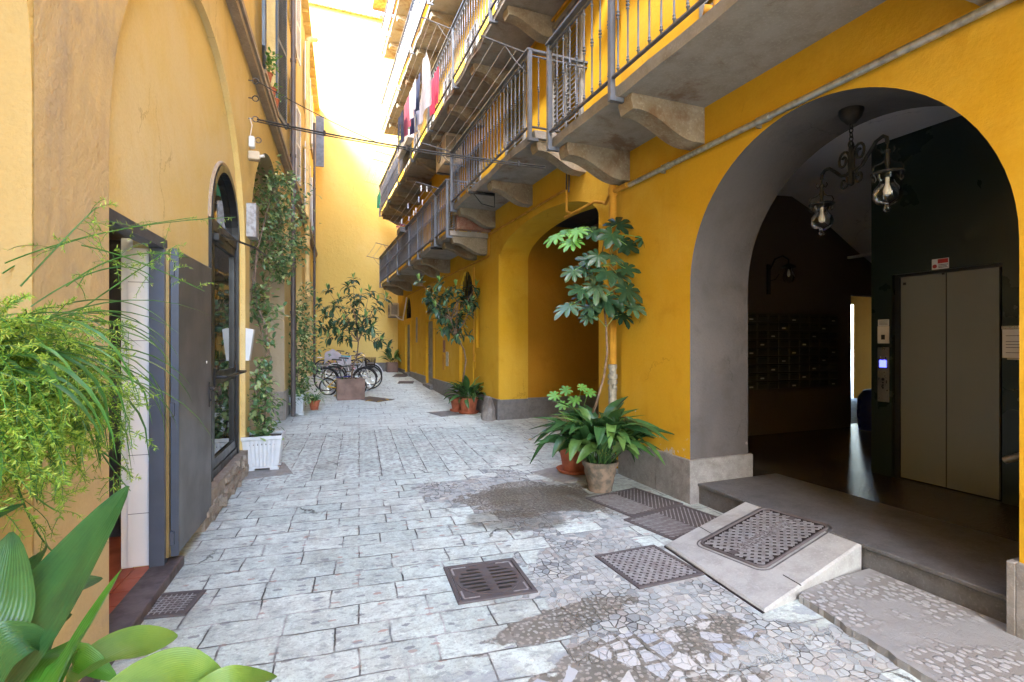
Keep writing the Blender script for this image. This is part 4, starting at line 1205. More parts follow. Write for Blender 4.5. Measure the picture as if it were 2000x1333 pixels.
# ramp
def rampz(x): return .03 + .172*(x-2.58)/(3.56-2.58)
TL, TR = onX(1457,973,3.56), onX(1684,1059,3.56); BL, BR = G(1300,1062,.03), G(1493,1189,.03)
top = [Vector((3.552, TL.y, .2)), Vector((3.552, TR.y, .2)), Vector((BR.x, BR.y, .03)), Vector((BL.x, BL.y, .03))]
_pn = (top[1]-top[0]).cross(top[3]-top[0])
top[2].z = top[0].z - (_pn.x*(top[2].x-top[0].x) + _pn.y*(top[2].y-top[0].y))/_pn.z
ramp = thing('stone_ramp', 'pale stone wheelchair ramp with an inset iron cover leading up to the entrance step', 'ramp', ((top[0]+top[2])/2).to_tuple()[:2] + (0,))
def inset(pts, d):
    c = sum(pts, Vector((0,0,0)))/4
    return [p + (c-p).normalized()*d for p in pts]
ti = inset(top, .02); tb = [p - Vector((0,0,.012)) for p in top]; bt = [Vector((p.x, p.y, -.04)) for p in top]
mb = MB()
mb.add(ti + tb + bt, [(0,1,2,3)] + [(k, (k+1)%4, 4+(k+1)%4, 4+k) for k in range(4)] + [(4+k, 4+(k+1)%4, 8+(k+1)%4, 8+k) for k in range(4)])
obj('slab', mb, M['ramp_stone'], ramp)
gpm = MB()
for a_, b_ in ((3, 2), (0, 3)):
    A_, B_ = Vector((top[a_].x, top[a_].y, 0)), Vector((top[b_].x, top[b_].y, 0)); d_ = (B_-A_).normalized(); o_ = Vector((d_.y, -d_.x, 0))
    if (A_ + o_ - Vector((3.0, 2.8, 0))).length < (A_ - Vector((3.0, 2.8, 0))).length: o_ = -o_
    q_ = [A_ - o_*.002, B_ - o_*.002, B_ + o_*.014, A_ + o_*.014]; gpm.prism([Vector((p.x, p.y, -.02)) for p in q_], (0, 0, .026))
obj('edge_shadow_strip', gpm, M['castdeep'], ramp)  # dark strip along two ramp edges, contact shadow put into the colour
jm = MB(); s0, s1 = top[0].lerp(top[3], .62), top[1].lerp(top[2], .66)
for f0, f1 in ((.0, .18), (.86, 1.0)):
    p0, p1 = s0.lerp(s1, f0), s0.lerp(s1, f1); jm.tube([p0 + Vector((0,0,.0005)), p1 + Vector((0,0,.0005))], .0035, 5)
obj('joint', jm, M['castdeep'], ramp)
# cover on the ramp's slope
pn = (top[1]-top[0]).cross(top[3]-top[0]).normalized()
def onramp(u, v):
    d = dirn(u, v); t = (top[0] - Vector((0,0,CAMZ))).dot(pn) / d.dot(pn)
    return Vector((0,0,CAMZ)) + d*t
cc = [onramp(1371,1061), onramp(1497,990), onramp(1620,1034), onramp(1482,1117)]
Mx, w, h = frame_from(cc)
def rrect(w_, h_, r_, n=5):
    return [(sx_*(w_/2-r_) + r_*math.cos(a0 + k*PI/2/n), sy_*(h_/2-r_) + r_*math.sin(a0 + k*PI/2/n)) for (sx_, sy_, a0) in ((1,1,0), (-1,1,PI/2), (-1,-1,PI), (1,-1,1.5*PI)) for k in range(n+1)]
cov = thing('manhole_cover', 'rounded lattice iron cover with raised lettering inset in the stone ramp', 'manhole cover', Mx.translation)
b = MB(Mx); b.prism([(x, y, -.02) for x, y in rrect(w, h, .06)], (0,0,.025)); obj('lid', b, M['castdeep'], cov)
b = SM(Mx); rr_ = rrect(w-.012, h-.012, .055); rr_.append(rr_[0]); b.tube([(x, y, .006) for x, y in rr_], .011, 6); obj('rim', b, M['castiron'], cov)
b = SM(Mx); rr_ = rrect(w+.05, h+.05, .08); rr_.append(rr_[0]); b.tube([(x, y, -.004) for x, y in rr_], .008, 6); obj('seat_groove', b, M['rail_dark'], cov)
b = MB(Mx); iw, ih = w-.075, h-.075
def nearband(x, y): return False
for th in (0, PI/2):
    m = int((w+h)/.047)
    for k in range(-m, m+1):
        s_ = clipseg(th + math.radians(33), k*.047, iw, ih)
        if not s_: continue
        (ax, ay), (bx, by) = s_; nseg = max(1, int(math.hypot(bx-ax, by-ay)/.018))
        for q in range(nseg):
            f0, f1 = q/nseg, (q+1)/nseg
            mx_, my_ = ax+(bx-ax)*(f0+f1)/2, ay+(by-ay)*(f0+f1)/2
            if abs(my_) < .052 and abs(mx_) < iw*.40: continue
            b.obox((mx_, my_, .0060), (math.hypot(bx-ax, by-ay)/nseg+.002, .0235, .0026), th + math.radians(33))
obj('raised_lattice', b, M['castworn'], cov)
b = MB(Mx); b.box(-iw*.40, iw*.40, -.05, .05, .0045, .0062); obj('name_plate', b, M['castworn'], cov)
def letters(txt, size, Mx2, mat, parent, nm='lettering', ext=.0016, width=None):
    cu = bpy.data.curves.new(nm, 'FONT'); cu.body = txt; cu.size = size; cu.align_x = 'CENTER'; cu.align_y = 'CENTER'; cu.extrude = ext
    to = bpy.data.objects.new(nm, cu); COL.objects.link(to)
    dg = bpy.context.evaluated_depsgraph_get(); me = bpy.data.meshes.new_from_object(to.evaluated_get(dg))
    bpy.data.objects.remove(to)
    xs_ = [v_.co.x for v_ in me.vertices]; k = (width/(max(xs_)-min(xs_))) if width else 1
    off = wloc(parent)
    for v_ in me.vertices: v_.co = Mx2 @ Vector((v_.co.x*k, v_.co.y, v_.co.z)) - off
    me.materials.clear(); me.materials.append(mat)
    o = link(nm, me, parent); return o
Mt = Mx @ Matrix.Rotation(PI, 4, 'Z')
letters('FRAT. BANAMALE', .058, Mt @ Matrix.Translation((0, .024, .0075)), M['castiron'], cov, width=iw*.74)
letters('MILANO FOGNATURA', .058, Mt @ Matrix.Translation((0, -.024, .0075)), M['castiron'], cov, width=iw*.78)
for s_ in (-1, 1):
    b = MB(Mx); b.box(s_*(iw/2-.02)-.028, s_*(iw/2-.02)+.028, -.026, .026, .006, .0105, .003); obj('key_hole', b, M['castiron'], cov)
# low cobbled slab in front of the step
def cobble_mat():
    m, nt, bs = newmat('pebbled_slab')
    pos = nd(nt, 'ShaderNodeNewGeometry').outputs['Position']
    v = nd(nt, 'ShaderNodeTexVoronoi', {'Vector': scaled(nt, pos, 1.0, .7, 1), 'Scale': 26.0, 'Randomness': .85}, voronoi_dimensions='2D')
    sel = sstep(nt, noise(nt, pos, 2.1, 3), .40, .52)
    k = math_(nt, 'MULTIPLY', sstep(nt, v.outputs['Distance'], .42, .30), sel)
    base = mixc(nt, noise(nt, pos, 9, 6, .7), (.19,.19,.185), (.31,.315,.315))
    base = mixc(nt, sel, base, (.215,.21,.20))
    nt.links.new(mixc(nt, k, base, mixc(nt, v.outputs['Color'], (.33,.335,.34), (.41,.415,.425))), bs.inputs['Base Color'])
    bs.inputs['Roughness'].default_value = .7
    nt.links.new(bump(nt, math_(nt, 'ADD', math_(nt, 'MULTIPLY', k, 1.2), noise(nt, pos, 60, 5, .7)), .007), bs.inputs['Normal'])
    return m
M['cobble'] = cobble_mat()
e0, e1, e2 = G(1560,1165,.04), G(1825,1328,.045), G(1990,1290,.05)
mb = MB()
nseg = 14; rr = random.Random(5)
edge_f = [e0.lerp(e1, k/nseg) + Vector((rr.uniform(-.012,.012), 0, 0)) for k in range(nseg+1)] + [Vector((2.66, 1.1, .045))]
poly = edge_f + [Vector((3.57, 1.1, .045)), Vector((3.57, 2.36, .04)), Vector((2.95, 2.33, .04))]
poly = [Vector((p.x, p.y, 0)) for p in poly]
mb.prism([p + Vector((0,0,-.03)) for p in poly], (0,0,.072))
tag(obj('pebbled_slab', mb, M['cobble']), 'low pebbled stone slab along the foot of the entrance step', 'stone slab')
# corner guard stone
gp = G(955, 822); mb = MB(); rr = random.Random(3)
prof = [(.19,0),(.185,.1),(.16,.22),(.12,.36),(.085,.46),(.05,.475)]
vs = []; n_ = 9
for (r_, z) in prof:
    for k in range(n_):
        a = 2*PI*k/n_; q = r_*rr.uniform(.82,1.12)
        vs.append((3.40 + q*math.cos(a)*.8, 9.86 + q*math.sin(a), z-.01 + rr.uniform(-.01,.01)))
mb.add(vs, [(i*n_+k, i*n_+(k+1)%n_, (i+1)*n_+(k+1)%n_, (i+1)*n_+k) for i in range(len(prof)-1) for k in range(n_)] + [tuple(range(len(prof)*n_-n_, len(prof)*n_))])
tag(obj('guard_stone', mb, M['granite_warm']), 'rough conical guard stone at the corner of the carriage arch', 'guard stone')

# ---------------------------------------------------------------- pipes, cables and wall fittings
c = SM(); c.tube([(3.455, 5.02, 3.41), (3.455, -3.0, 3.43)], .026, 10)
cd = tag(obj('conduit_pipe', c, M['galv']), 'straight galvanised conduit running above the entrance arch', 'pipe')
for y in (3.12, 4.35, 1.4):
    c = SM(); c.tube([(3.455, y-.05, 3.412), (3.455, y+.05, 3.412)], .033, 10); c.box(3.45, 3.5, y+.07, y+.09, 3.37, 3.45)
    obj('pipe_clamp', c, M['galv'], cd)
dx, dy = 3.43, 5.33
c = SM(); c.tube([(dx, dy, 1.32), (dx, dy, S1Z-.01)], .047, 12); c.tube([(dx, dy, 3.36), (dx, dy, 3.46)], .058, 12); c.tube([(dx, dy, 3.41), (dx, 5.02, 3.41)], .033, 8)
dp = tag(obj('drainpipe', c, M['yellowpipe']), 'ochre painted drainpipe at the corner between the two arches', 'pipe')
c = SM(); c.tube([(dx, dy, 1.02), (dx, dy, 1.30)], .046, 12)
for z, r_ in ((1.02,.055), (1.10,.06), (1.17,.06), (1.29,.056)): c.tube([(dx, dy, z-.025), (dx, dy, z+.025)], r_, 12)
c.tube([(dx, dy, .35), (dx, dy, 1.02)], .05, 12); c.tube([(dx-.02, dy-.06, 1.06), (dx-.03, dy-.10, 1.06)], .022, 8)
obj('steel_joint', c, M['dullsteel'], dp)
c = SM()
c.tube([(3.56, 10.25, 3.86), (3.56, 6.9, 3.86)], .018, 8); c.tube([(3.56, 6.9, 3.86), (3.55, 6.75, 3.83), (3.55, 6.75, 3.52), (3.55, 6.6, 3.46)], .018, 8)
c.tube([(3.55, 6.8, 3.44), (3.55, 5.95, 3.46), (3.55, 5.75, 3.40), (3.50, 5.6, 3.34), (3.46, 5.45, 3.40), (3.44, 5.38, 3.41)], .02, 8)
c.tube([(3.56, 10.25, 3.86), (3.56, 10.3, 3.82), (3.56, 10.3, 3.42), (3.56, 10.36, 3.40), (3.56, 20.6, 3.38)], .018, 8)
tag(obj('gas_pipe', c, M['yellowpipe']), 'thin ochre gas pipe stepping along under the long balconies', 'pipe')
c = SM(); c.tube([(3.58, 6.72, 4.25), (3.57, 6.72, 3.80)], .012, 6); c.tube([(3.58, 6.80, 4.25), (3.57, 6.80, 3.84)], .012, 6)
tag(obj('wall_cable', c, M['rail_dark']), 'pair of short brown cables dropping beside the carriage arch', 'cable')
c = SM(); c.tube([(FX-.02, 11.42, 3.35), (FX-.03, 11.42, 1.15), (FX-.03, 11.3, 1.12)], .017, 8)
tag(obj('wall_pipe', c, M['yellowpipe']), 'thin ochre pipe beside the nearest fanlight', 'pipe')
c = SM()
for X_, off in ((3.55, 0),): c.tube([(X_, 5.55, 6.63), (X_, 21, 6.63)], .02, 6); c.tube([(X_, 5.55, 6.3), (X_, 5.55, 4.5)], .02, 6)
tag(obj('upper_pipe', c, M['yellowpipe']), 'ochre pipe under the second balcony slab', 'pipe')
c = SM(); c.tube([(NX-.03, 3.62, 3.95), (NX-.03, 3.62, 6.65)], .035, 10); c.tube([(NX-.05, 3.62, 4.55), (NX-.05, 3.62, 4.68)], .05, 10); c.tube([(NX-.03, 3.66, 4.62), (NX-.13, 3.72, 4.64)], .045, 10)
tag(obj('soil_pipe', c, M['yellowpipe']), 'ochre vertical pipe with a capped branch behind the near balcony', 'pipe')
def lpt(n, s, z): return LM @ Vector((n, s, z))
def drain(label, s, n, r_, z0, z1, mat, brackets=()):
    c = SM(); c.tube([lpt(n, s, z0), lpt(n, s, z1)], r_, 12)
    o = tag(obj('drainpipe', c, M[mat]), label, 'pipe')
    for z in brackets:
        b = SM(); b.tube([lpt(n, s, z-.03), lpt(n, s, z+.03)], r_*1.25, 12); obj('pipe_clamp', b, M[mat], o)
    return o
drain('grey-brown drainpipe rising past the trellis vine', 11.75, .13, .05, .02, LH, 'brownpipe', (2.2, 5.5, 7.5))
drain('thin brown drainpipe nearest the far end wall', 20.2, .12, .045, .2, 9.6, 'brownpipe', (4.5, 7.2))
dd = drain('pale yellow drainpipe with two elbow branches', 16.1, .13, .075, 2.9, 10.3, 'palepipe', (4.6, 7.2))
c = SM()
for z in (5.05, 4.2): c.tube([lpt(.13, 16.1, z-.25), lpt(.13, 16.1, z-.05), lpt(.12, 15.8, z+.1), lpt(0, 15.3, z+.18)], .06, 10)
c.tube([lpt(.13, 16.1, 10.3), lpt(.18, 16.2, 10.45), lpt(.34, 16.6, 10.7)], .075, 10)
obj('elbow', c, M['palepipe'], dd)
# tall grey shutter leaf standing open against the end wall
c = MB(LM); c.box(.12, .42, 21.2, 21.26, 8.35, 10.3, .01)
for k in range(28): c.box(.16, .38, 21.185, 21.198, 8.45+k*.064, 8.49+k*.064)
tag(obj('open_shutter', c, M['screen']), 'pale grey louvred shutter leaf standing open near the far wall', 'shutter')
# hooks and wires
c = SM()
hk = [(7.22, 4.40), (7.22, 4.88), (7.22, 4.66), (7.45, 4.22)]
for s, z in hk:
    pts = [lpt(0, s, z)] + [lpt(.08 + .035*math.cos(a), s, z + .035*math.sin(a)) for a in [PI + k*PI/5 for k in range(11)]]
    c = SM(); c.tube(pts, .007, 6)
    tag(obj('wall_hook', c, M['rail_dark']), ['ring hook holding the double wire, lowest on the pier edge', 'ring hook holding the sagging wire just under the string course', 'empty ring hook between the two wire hooks', 'small empty triangular hook right of the double wire'][hk.index((s, z))], 'hook')
h1 = lpt(.10, 7.22, 4.40); h2 = lpt(.10, 7.22, 4.88)
E = onX(1065, 326, 3.0)
def sag(a, b, s, n=14): return [a.lerp(b, k/n) - Vector((0,0,s*4*(k/n)*(1-k/n))) for k in range(n+1)]
c = SM(); c.tube(sag(h1, E, .05), .011, 6); c.tube(sag(h1 + Vector((0,0,-.028)), E + Vector((0,0,-.028)), .05), .008, 6)
for t in (.1, .22, .5, .8, .9): 
    p = h1.lerp(E, t) - Vector((0,0,.05*4*t*(1-t))); c.tube([p + Vector((0,0,-.035)), p + Vector((0,0,.03))], .016, 6)
tag(obj('span_wire', c, M['cable']), 'doubled cable stretched across the courtyard to the middle balcony', 'cable')
c = SM(); mid = h1.lerp(E, .40) - Vector((0,0,.05*4*.4*.6)); c.tube(sag(h2, mid, .03), .0055, 6)
tag(obj('sagging_wire', c, M['cable']), 'thinner wire drooping from the upper hook onto the doubled cable', 'cable')
# security box, camera, junction box, letter holder on the pier
q = lpt(.05, 7.16, 3.98)
t = thing('security_light', 'small white sensor lamp and tan box under the hooks', 'lamp', q)
c = SM(); c.obox(lpt(.05, 7.16, 4.08), (.07, .09, .15), b=.015); obj('sensor_head', c, M['whiteplastic'], t)
c = SM(); c.obox(lpt(.07, 7.18, 3.92), (.13, .10, .11), b=.01); obj('lamp_box', c, M['acbeige'], t)
c = SM(); c.tube([lpt(.03, 7.16, 4.15), lpt(.05, 7.17, 4.3), lpt(.02, 7.2, 4.4)], .006, 5); c.tube([lpt(.13,7.18,3.92), lpt(.19,7.17,3.93)], .02, 8); obj('cable', c, M['offwhite'], t)
c = SM(LM); c.box(.0, .115, 7.05, 7.27, 2.88, 3.30, .008)
t = tag(obj('junction_box', c, M['castworn']), 'scuffed metal junction box on the pier by the climbing vine', 'box')
c = MB(LM); c.box(.02, .10, 7.045, 7.0495, 2.92, 3.26); obj('box_cover', c, M['castworn'], t)
c = MB(LM); c.add([(.0,7.02,1.36),(.04,7.02,1.36),(.09,7.02,1.74),(.0,7.02,1.76),(.0,7.14,1.36),(.04,7.14,1.36),(.09,7.14,1.74),(.0,7.14,1.76)], [(3,2,1,0),(4,5,6,7),(0,1,5,4),(1,2,6,5),(2,3,7,6),(3,0,4,7)])
tag(obj('leaflet_holder', c, M['whiteplastic']), 'white wedge-shaped leaflet holder on the pier right of the glazed door', 'leaflet holder')
# wall meters on the far right wall
for yy, zz, hh, m_, lab in ((14.3, 1.45, .35, 'brickred', 'small reddish meter cover between the grey doors'), (14.35, 1.0, .45, 'yellowpipe', 'ochre meter door below the reddish meter cover'), (13.95, 1.1, .4, 'galv', 'narrow grey metal plate beside the ochre meter door'), (18.3, 2.0, .9, 'shutter_grey', 'tall narrow grey slot cover near the farthest door')):
    c = MB(); c.box(FX-.018, FX-.001, yy-.12, yy+.12, zz-hh/2, zz+hh/2, .004); tag(obj('meter_cover', c, M[m_]), lab, 'meter cover')
# air conditioners
def ac(label, loc, w=.75, h=.55, d=.30, bracket=True):
    t = thing('air_conditioner', label, 'air conditioner', loc)
    x, y, z = loc
    c = SM(); c.box(x-d/2, x+d/2, y-w/2, y+w/2, z, z+h, .02); obj('casing', c, M['acbeige'], t)
    c = SM(); c.tube([(x-d/2-.004, y+.08+.21*math.cos(2*PI*k/24), z+h/2+.21*math.sin(2*PI*k/24)) for k in range(25)], .012, 6)
    for r_ in (.06,.11,.16): c.tube([(x-d/2-.004, y+.08+r_*math.cos(2*PI*k/18), z+h/2+r_*math.sin(2*PI*k/18)) for k in range(19)], .004, 4)
    obj('fan_grille', c, M['rail_dark'], t)
    c = MB()
    for k in range(9): c.box(x-d/2+.03+k*.028, x-d/2+.045+k*.028, y-w/2-.004, y-w/2-.0005, z+.08, z+h-.08)
    obj('vent', c, M['rail_dark'], t)
    c = MB()
    for yy in (y-w/2+.1, y+w/2-.1): c.box(x-d/2, FX, yy-.02, yy+.02, z-.04, z-.002)
    obj('bracket', c, M['rail'], t)
ac('beige air conditioner high on the wall under the second balcony', (3.28, 12.6, 5.95), .95, .72, .42)
ac('grey-beige air conditioner low in the far corner of the courtyard', (3.30, 21.8, 2.62), .8, .55, .34)
p = [(3.3, 21.3, 2.65), (3.45, 21.2, 2.5), (3.56, 21.0, 2.45), (3.57, 20.2, 3.3)]
c = SM(); c.tube(p, .025, 6); tag(obj('coolant_hose', c, M['offwhite']), 'pale hose curling from the low air conditioner', 'hose')

# clothes racks: arms reaching out over the courtyard with lines between them
def rack(label, X0, reach, y0, y1, z, nl=4):
    t = thing('clothes_rack', label, 'clothes rack', (X0, (y0+y1)/2, z))
    for y in (y0, y1):
        c = SM(); c.tube([(X0, y, z), (X0-reach, y, z+.10)], .012, 6); c.tube([(X0, y, z-.28), (X0-reach*.28, y, z-.13), (X0-reach*.5, y, z+.04)], .007, 5); obj('arm', c, M['rail_dark'], t)
    l = SM()
    for k in range(nl):
        f = .25 + .72*k/(nl-1) if nl > 1 else .6
        a_, b_ = Vector((X0-reach*f, y0, z+.10*f)), Vector((X0-reach*f, y1, z+.10*f))
        l.tube(sag(a_, b_, .03, 8), .0045, 4)
    obj('line', l, M['wire'], t)
rack('empty clothes rack along the stepped middle balcony', 2.74, .68, 6.3, 10.15, 5.45)
rack('clothes rack with pegs on the low far balcony', 2.70, .55, 11.1, 15.0, 4.96)
rack('clothes rack at the far end of the low balcony', 2.70, .55, 18.2, 21.2, 4.9, 3)
rack('clothes rack loaded with washing on the second balcony', 2.68, .62, 10.0, 17.6, 7.86)
rack('clothes rack at the far end of the second balcony', 2.68, .6, 18.4, 21.1, 7.86, 3)
rack('clothes rack on the third balcony', 2.68, .62, 7.5, 11.5, 10.9)
rng = random.Random(12)
for k in range(9):
    f = rng.uniform(0, 1); xx = 2.70 - .55*rng.choice((.25,.49,.73)); 
    b = MB(); y_ = 11.2 + 3.4*f; b.box(xx-.012, xx+.012, y_-.014, y_+.014, 4.90, 5.03, .003)
    tag(obj('clothes_peg', b, M[rng.choice(['c_white','offwhite','c_pale'])]), 'pale clothes peg on the low far balcony lines', 'clothes peg', 'clothes pegs on the low far balcony')
# under-slab iron arms
for y0_, zz, lab in ((8.8, S2Z, 'black iron arm with a bent rod under the middle balcony'), (11.9, S3Z, 'short black iron bar under the low far balcony')):
    c = SM(); c.box(2.66, 3.15, y0_-.02, y0_+.02, zz-.055, zz-.012)
    if zz == S2Z: c.tube([(2.75, y0_, zz-.05), (2.9, y0_, zz-.22), (3.15, y0_, zz-.26), (3.15, y0_, zz-.05)], .008, 5)
    tag(obj('iron_bracket', c, M['blackiron']), lab, 'iron bracket')
# washing
def wash(name, label, cat, mat, X, un, uf, vt, vb, style='sheet'):
    A = onX(un, vt, X); B = onX(uf, vt, X); zt_ = A.z; zb_ = onX(un, vb, X).z
    y0_, y1_ = A.y, B.y; w_ = y1_-y0_; h_ = zt_-zb_
    nx_, nz_ = 14, 12; rr = random.Random(un*7+uf); ph = rr.uniform(0, 6)
    m = SM(); vs, idx = [], {}
    for j in range(nz_+1):
        t = j/nz_
        for i in range(nx_+1):
            s = i/nx_
            if style == 'shirt':
                half = .5 if .06 < t < .40 else (.33 if t >= .40 else .36)
                ss = .5 + (s-.5)*2*half
            elif style == 'trousers':
                ss = .5 + (s-.5)*(.8 if t < .3 else .92)
            elif style == 'corner':
                ss = .5 + (s-.5)*(.25 + .75*min(1, t*1.6))
            else: ss = s
            fold = math.sin(ss*9+ph+t*1.3)*.022*(.3+t) + math.sin(ss*19+ph*2)*.008
            sg = -.02*math.sin(PI*s)*(1-t) + .015*math.sin(s*5+ph)*t
            idx[i, j] = len(vs); vs.append((X + fold, y0_ + w_*ss, zt_ - h_*t + sg))
    fs = [(idx[i,j], idx[i+1,j], idx[i+1,j+1], idx[i,j+1]) for j in range(nz_) for i in range(nx_) if not (style == 'trousers' and j >= 4 and i in (6, 7))]
    m.add(vs, fs)
    tag(obj(name, m, M[mat]), label, cat, None)
wash('shirt', 'bright red shirt hanging nearest on the second balcony rack', 'washing', 'c_red', 2.55, 856, 841, 130, 203)
wash('bed_sheet', 'large white printed sheet hanging from one corner on the rack', 'washing', 'c_white', 2.2, 843, 819, 78, 196, 'corner')
wash('trousers', 'dark navy trousers left of the large white sheet', 'washing', 'c_navy', 2.38, 821, 811, 140, 205)
wash('shirt', 'white shirt hanging between pink and navy washing', 'washing', 'c_white', 2.25, 812, 801, 153, 215)
wash('shirt', 'blue top hanging low under the white shirt', 'washing', 'c_blue', 2.45, 813, 799, 205, 246, 'shirt')
wash('towel', 'pale blue towel below the large white sheet', 'washing', 'c_pale', 2.5, 823, 812, 192, 238)
wash('shirt', 'pink-red shirt next to the dark trousers at the far end', 'washing', 'c_pink', 2.3, 801, 790, 180, 248)
wash('trousers', 'slate blue trousers at the far end of the washing', 'washing', 'c_navy', 2.2, 790, 775, 204, 268, 'trousers')
wash('cloth', 'small green cloth hanging alone at the far balcony end', 'washing', 'c_green', 2.15, 742, 737, 372, 400, 'sheet')

# chandelier under the entrance arch
cc_ = Vector((3.91, 2.72, 0))
ch = thing('chandelier', 'black wrought-iron chandelier with two clear glass lanterns under the entrance arch', 'chandelier', (3.91, 2.72, 3.38))
c = SM(); c.lathe([(.0,3.28),(.03,3.285),(.07,3.33),(.085,3.37),(.085,3.395)], (3.91, 2.72, 0), 16)
for k in range(5): c.tube([(3.91+.014*math.cos(a), 2.72+(.014*math.sin(a) if k%2 else 0), 3.265-k*.033+.022*math.sin(a)) if not k%2 else (3.91, 2.72+.014*math.cos(a), 3.265-k*.033+.022*math.sin(a)) for a in [2*PI*q/10 for q in range(11)]], .0045, 5)
c.tube([(3.91,2.72,3.11), (3.91,2.72,2.84)], [.018, .021], 8); c.lathe([(0,2.80),(.02,2.815),(.022,2.84),(.014,2.86)], (3.91,2.72,0), 10)
c.tube([(3.91+.03*math.cos(a), 2.72, 3.12+.03*math.sin(a)) for a in [2*PI*q/12 for q in range(13)]], .006, 5)
obj('stem', c, M['blackiron'], ch)
ax_ = Vector((4.07-3.745, 3.06-2.33, 0)).normalized()
for s_ in (1, -1):
    A = lambda r_, z: (3.91 + ax_.x*s_*r_, 2.72 + ax_.y*s_*r_, z)
    c = SM()
    c.tube([A(.0,2.93), A(.06,2.905), A(.13,2.92), A(.21,2.98), A(.29,3.035), A(.36,3.045), A(.40,3.02), A(.405,2.98)], .013, 6)
    def scroll(r0, z0, rad, turns, dr, start): return [A(r0 + (rad*(1-.72*k/18))*math.cos(start+dr*k*turns*2*PI/18), z0 + (rad*(1-.72*k/18))*math.sin(start+dr*k*turns*2*PI/18)) for k in range(19)]
    c.tube([A(.02,2.90), A(.03,2.98)] + scroll(.10, 3.03, .075, 1.35, -1, PI), .010, 6)
    c.tube(scroll(.095, 2.85, .058, 1.2, 1, PI*.5) , .009, 6)
    arm = obj('arm', c, M['blackiron'], ch)
    L_ = Vector(A(.405, 0)); x_, y_ = L_.x, L_.y
    c = SM(); c.tube([(x_,y_,2.98), (x_,y_,2.945)], .006, 6); c.lathe([(.0,2.945),(.02,2.93),(.012,2.90),(.02,2.86),(.012,2.82),(.018,2.78)], (x_,y_,0), 10)
    for q in range(3):
        a = q*2*PI/3 + .6; u_ = Vector((math.cos(a), math.sin(a), 0)); W_ = lambda r_, z: (x_+u_.x*r_, y_+u_.y*r_, z)
        c.tube([W_(.015,2.92), W_(.035,2.905), W_(.05,2.925), W_(.04,2.945)], .004, 5)
        c.tube([W_(.012,2.86), W_(.05,2.83), W_(.085,2.82), W_(.10,2.79), W_(.085,2.75), W_(.075,2.715), W_(.085,2.70), W_(.10,2.712), W_(.095,2.73)], .0045, 5)
    c.lathe([(.05,2.768),(.095,2.762),(.10,2.768),(.095,2.775),(.05,2.782)], (x_,y_,0), 20)
    lan = obj('lantern', c, M['blackiron'], ch)
    c = SM(); c.lathe([(.060,2.76),(.055,2.735),(.045,2.715),(.052,2.695),(.078,2.66),(.088,2.625),(.084,2.59),(.065,2.565),(.035,2.548),(.012,2.54)], (x_,y_,0), 20)
    c.lathe([(.012,2.54),(.022,2.53),(.025,2.517),(.018,2.504),(.004,2.498)], (x_,y_,0), 12)
    obj('glass_globe', c, M['globe'], lan)
    c = SM(); c.lathe([(.012,2.74),(.013,2.69),(.02,2.67),(.026,2.645),(.022,2.622),(.008,2.612)], (x_,y_,0), 12); obj('bulb', c, M['offwhite'], lan)
# wall lantern in the hall
wl = thing('wall_lantern', 'small black wrought-iron lantern on the hall wall above the letterboxes', 'lantern', (6.65, 5.74, 2.5))
q = onY(1502, 560, 5.73); x_ = q.x; c = SM()
c.box(x_-.03, x_+.03, 5.725, 5.748, 2.30, 2.75); c.tube([(x_,5.72,2.66), (x_+.02,5.64,2.82), (x_+.08,5.56,2.86), (x_+.13,5.50,2.80), (x_+.13,5.50,2.74)], .012, 6)
c.tube([(x_,5.72,2.5), (x_+.03,5.64,2.52), (x_+.06,5.6,2.6)], .008, 5); c.lathe([(.02,2.74),(.09,2.70),(.10,2.68),(.04,2.68)], (x_+.13,5.50,0), 12)
obj('bracket', c, M['blackiron'], wl)
c = SM(); c.lathe([(.05,2.68),(.045,2.64),(.08,2.58),(.085,2.53),(.06,2.47),(.012,2.45)], (x_+.13,5.50,0), 16); obj('glass_globe', c, M['globe'], wl)
c = SM(); c.lathe([(.01,2.66),(.02,2.6),(.022,2.57),(.008,2.545)], (x_+.13,5.50,0), 10); obj('bulb', c, M['offwhite'], wl)
c = MB(); a_, b_ = onY(1640, 486, 5.70), onX(1702, 476, 8.3)
c.box(8.1, 8.16, 3.8, 5.7, 2.93, 2.97); tag(obj('tube_light', c, M['offwhite']), 'unlit white tube light across the back of the hall ceiling', 'tube light')
c = MB(); q = onY(1664, 775, 5.4)
c = SM(); c.lathe([(.0,.2),(.19,.2),(.21,.45),(.2,.70),(.12,.82),(0,.85)], (8.28, 5.42, 0), 14); tag(obj('bin', c, M['b_blue']), 'dark blue sack-like bin in the side doorway of the hall', 'bin')
# ---------------------------------------------------------------- pots and plants
def pot(t, loc, r0, r1, h, mat, rim=.03, n=24, name='pot', saucer=None, ribs=0):
    c = SM(); x, y, z = loc
    pr = [(0, z), (r0, z), (r0+.003, z+.005)]
    for k in range(1, 9):
        f = k/8; rr = r0 + (r1-r0)*f
        if ribs and k in (3, 5, 6): rr += ribs
        pr.append((rr, z + h*f*.84))
    pr += [(r1+rim, z+h*.85), (r1+rim+.004, z+h*.93), (r1+rim, z+h), (r1+rim-.02, z+h), (r1-.012, z+h*.9), (0.001, z+h*.88)]
    c.lathe(pr, (x, y, 0), n); o = obj(name, c, M[mat], t)
    s = SM(); s.lathe([(r1-.014, z+h*.87), (r1-.016, z+h*.905), (0.001, z+h*.93)], (x, y, 0), 16); obj('soil', s, M['soil'], o)
    if saucer:
        s = SM(); s.lathe([(0, z-.02+.001), (r0+.05, z-.02+.001), (r0+saucer, z+.025), (r0+saucer-.015, z+.03), (r0+.03, z+.0), (0.001, z-.001)], (x, y, 0), n); obj('saucer', s, M[mat], o)
    return o
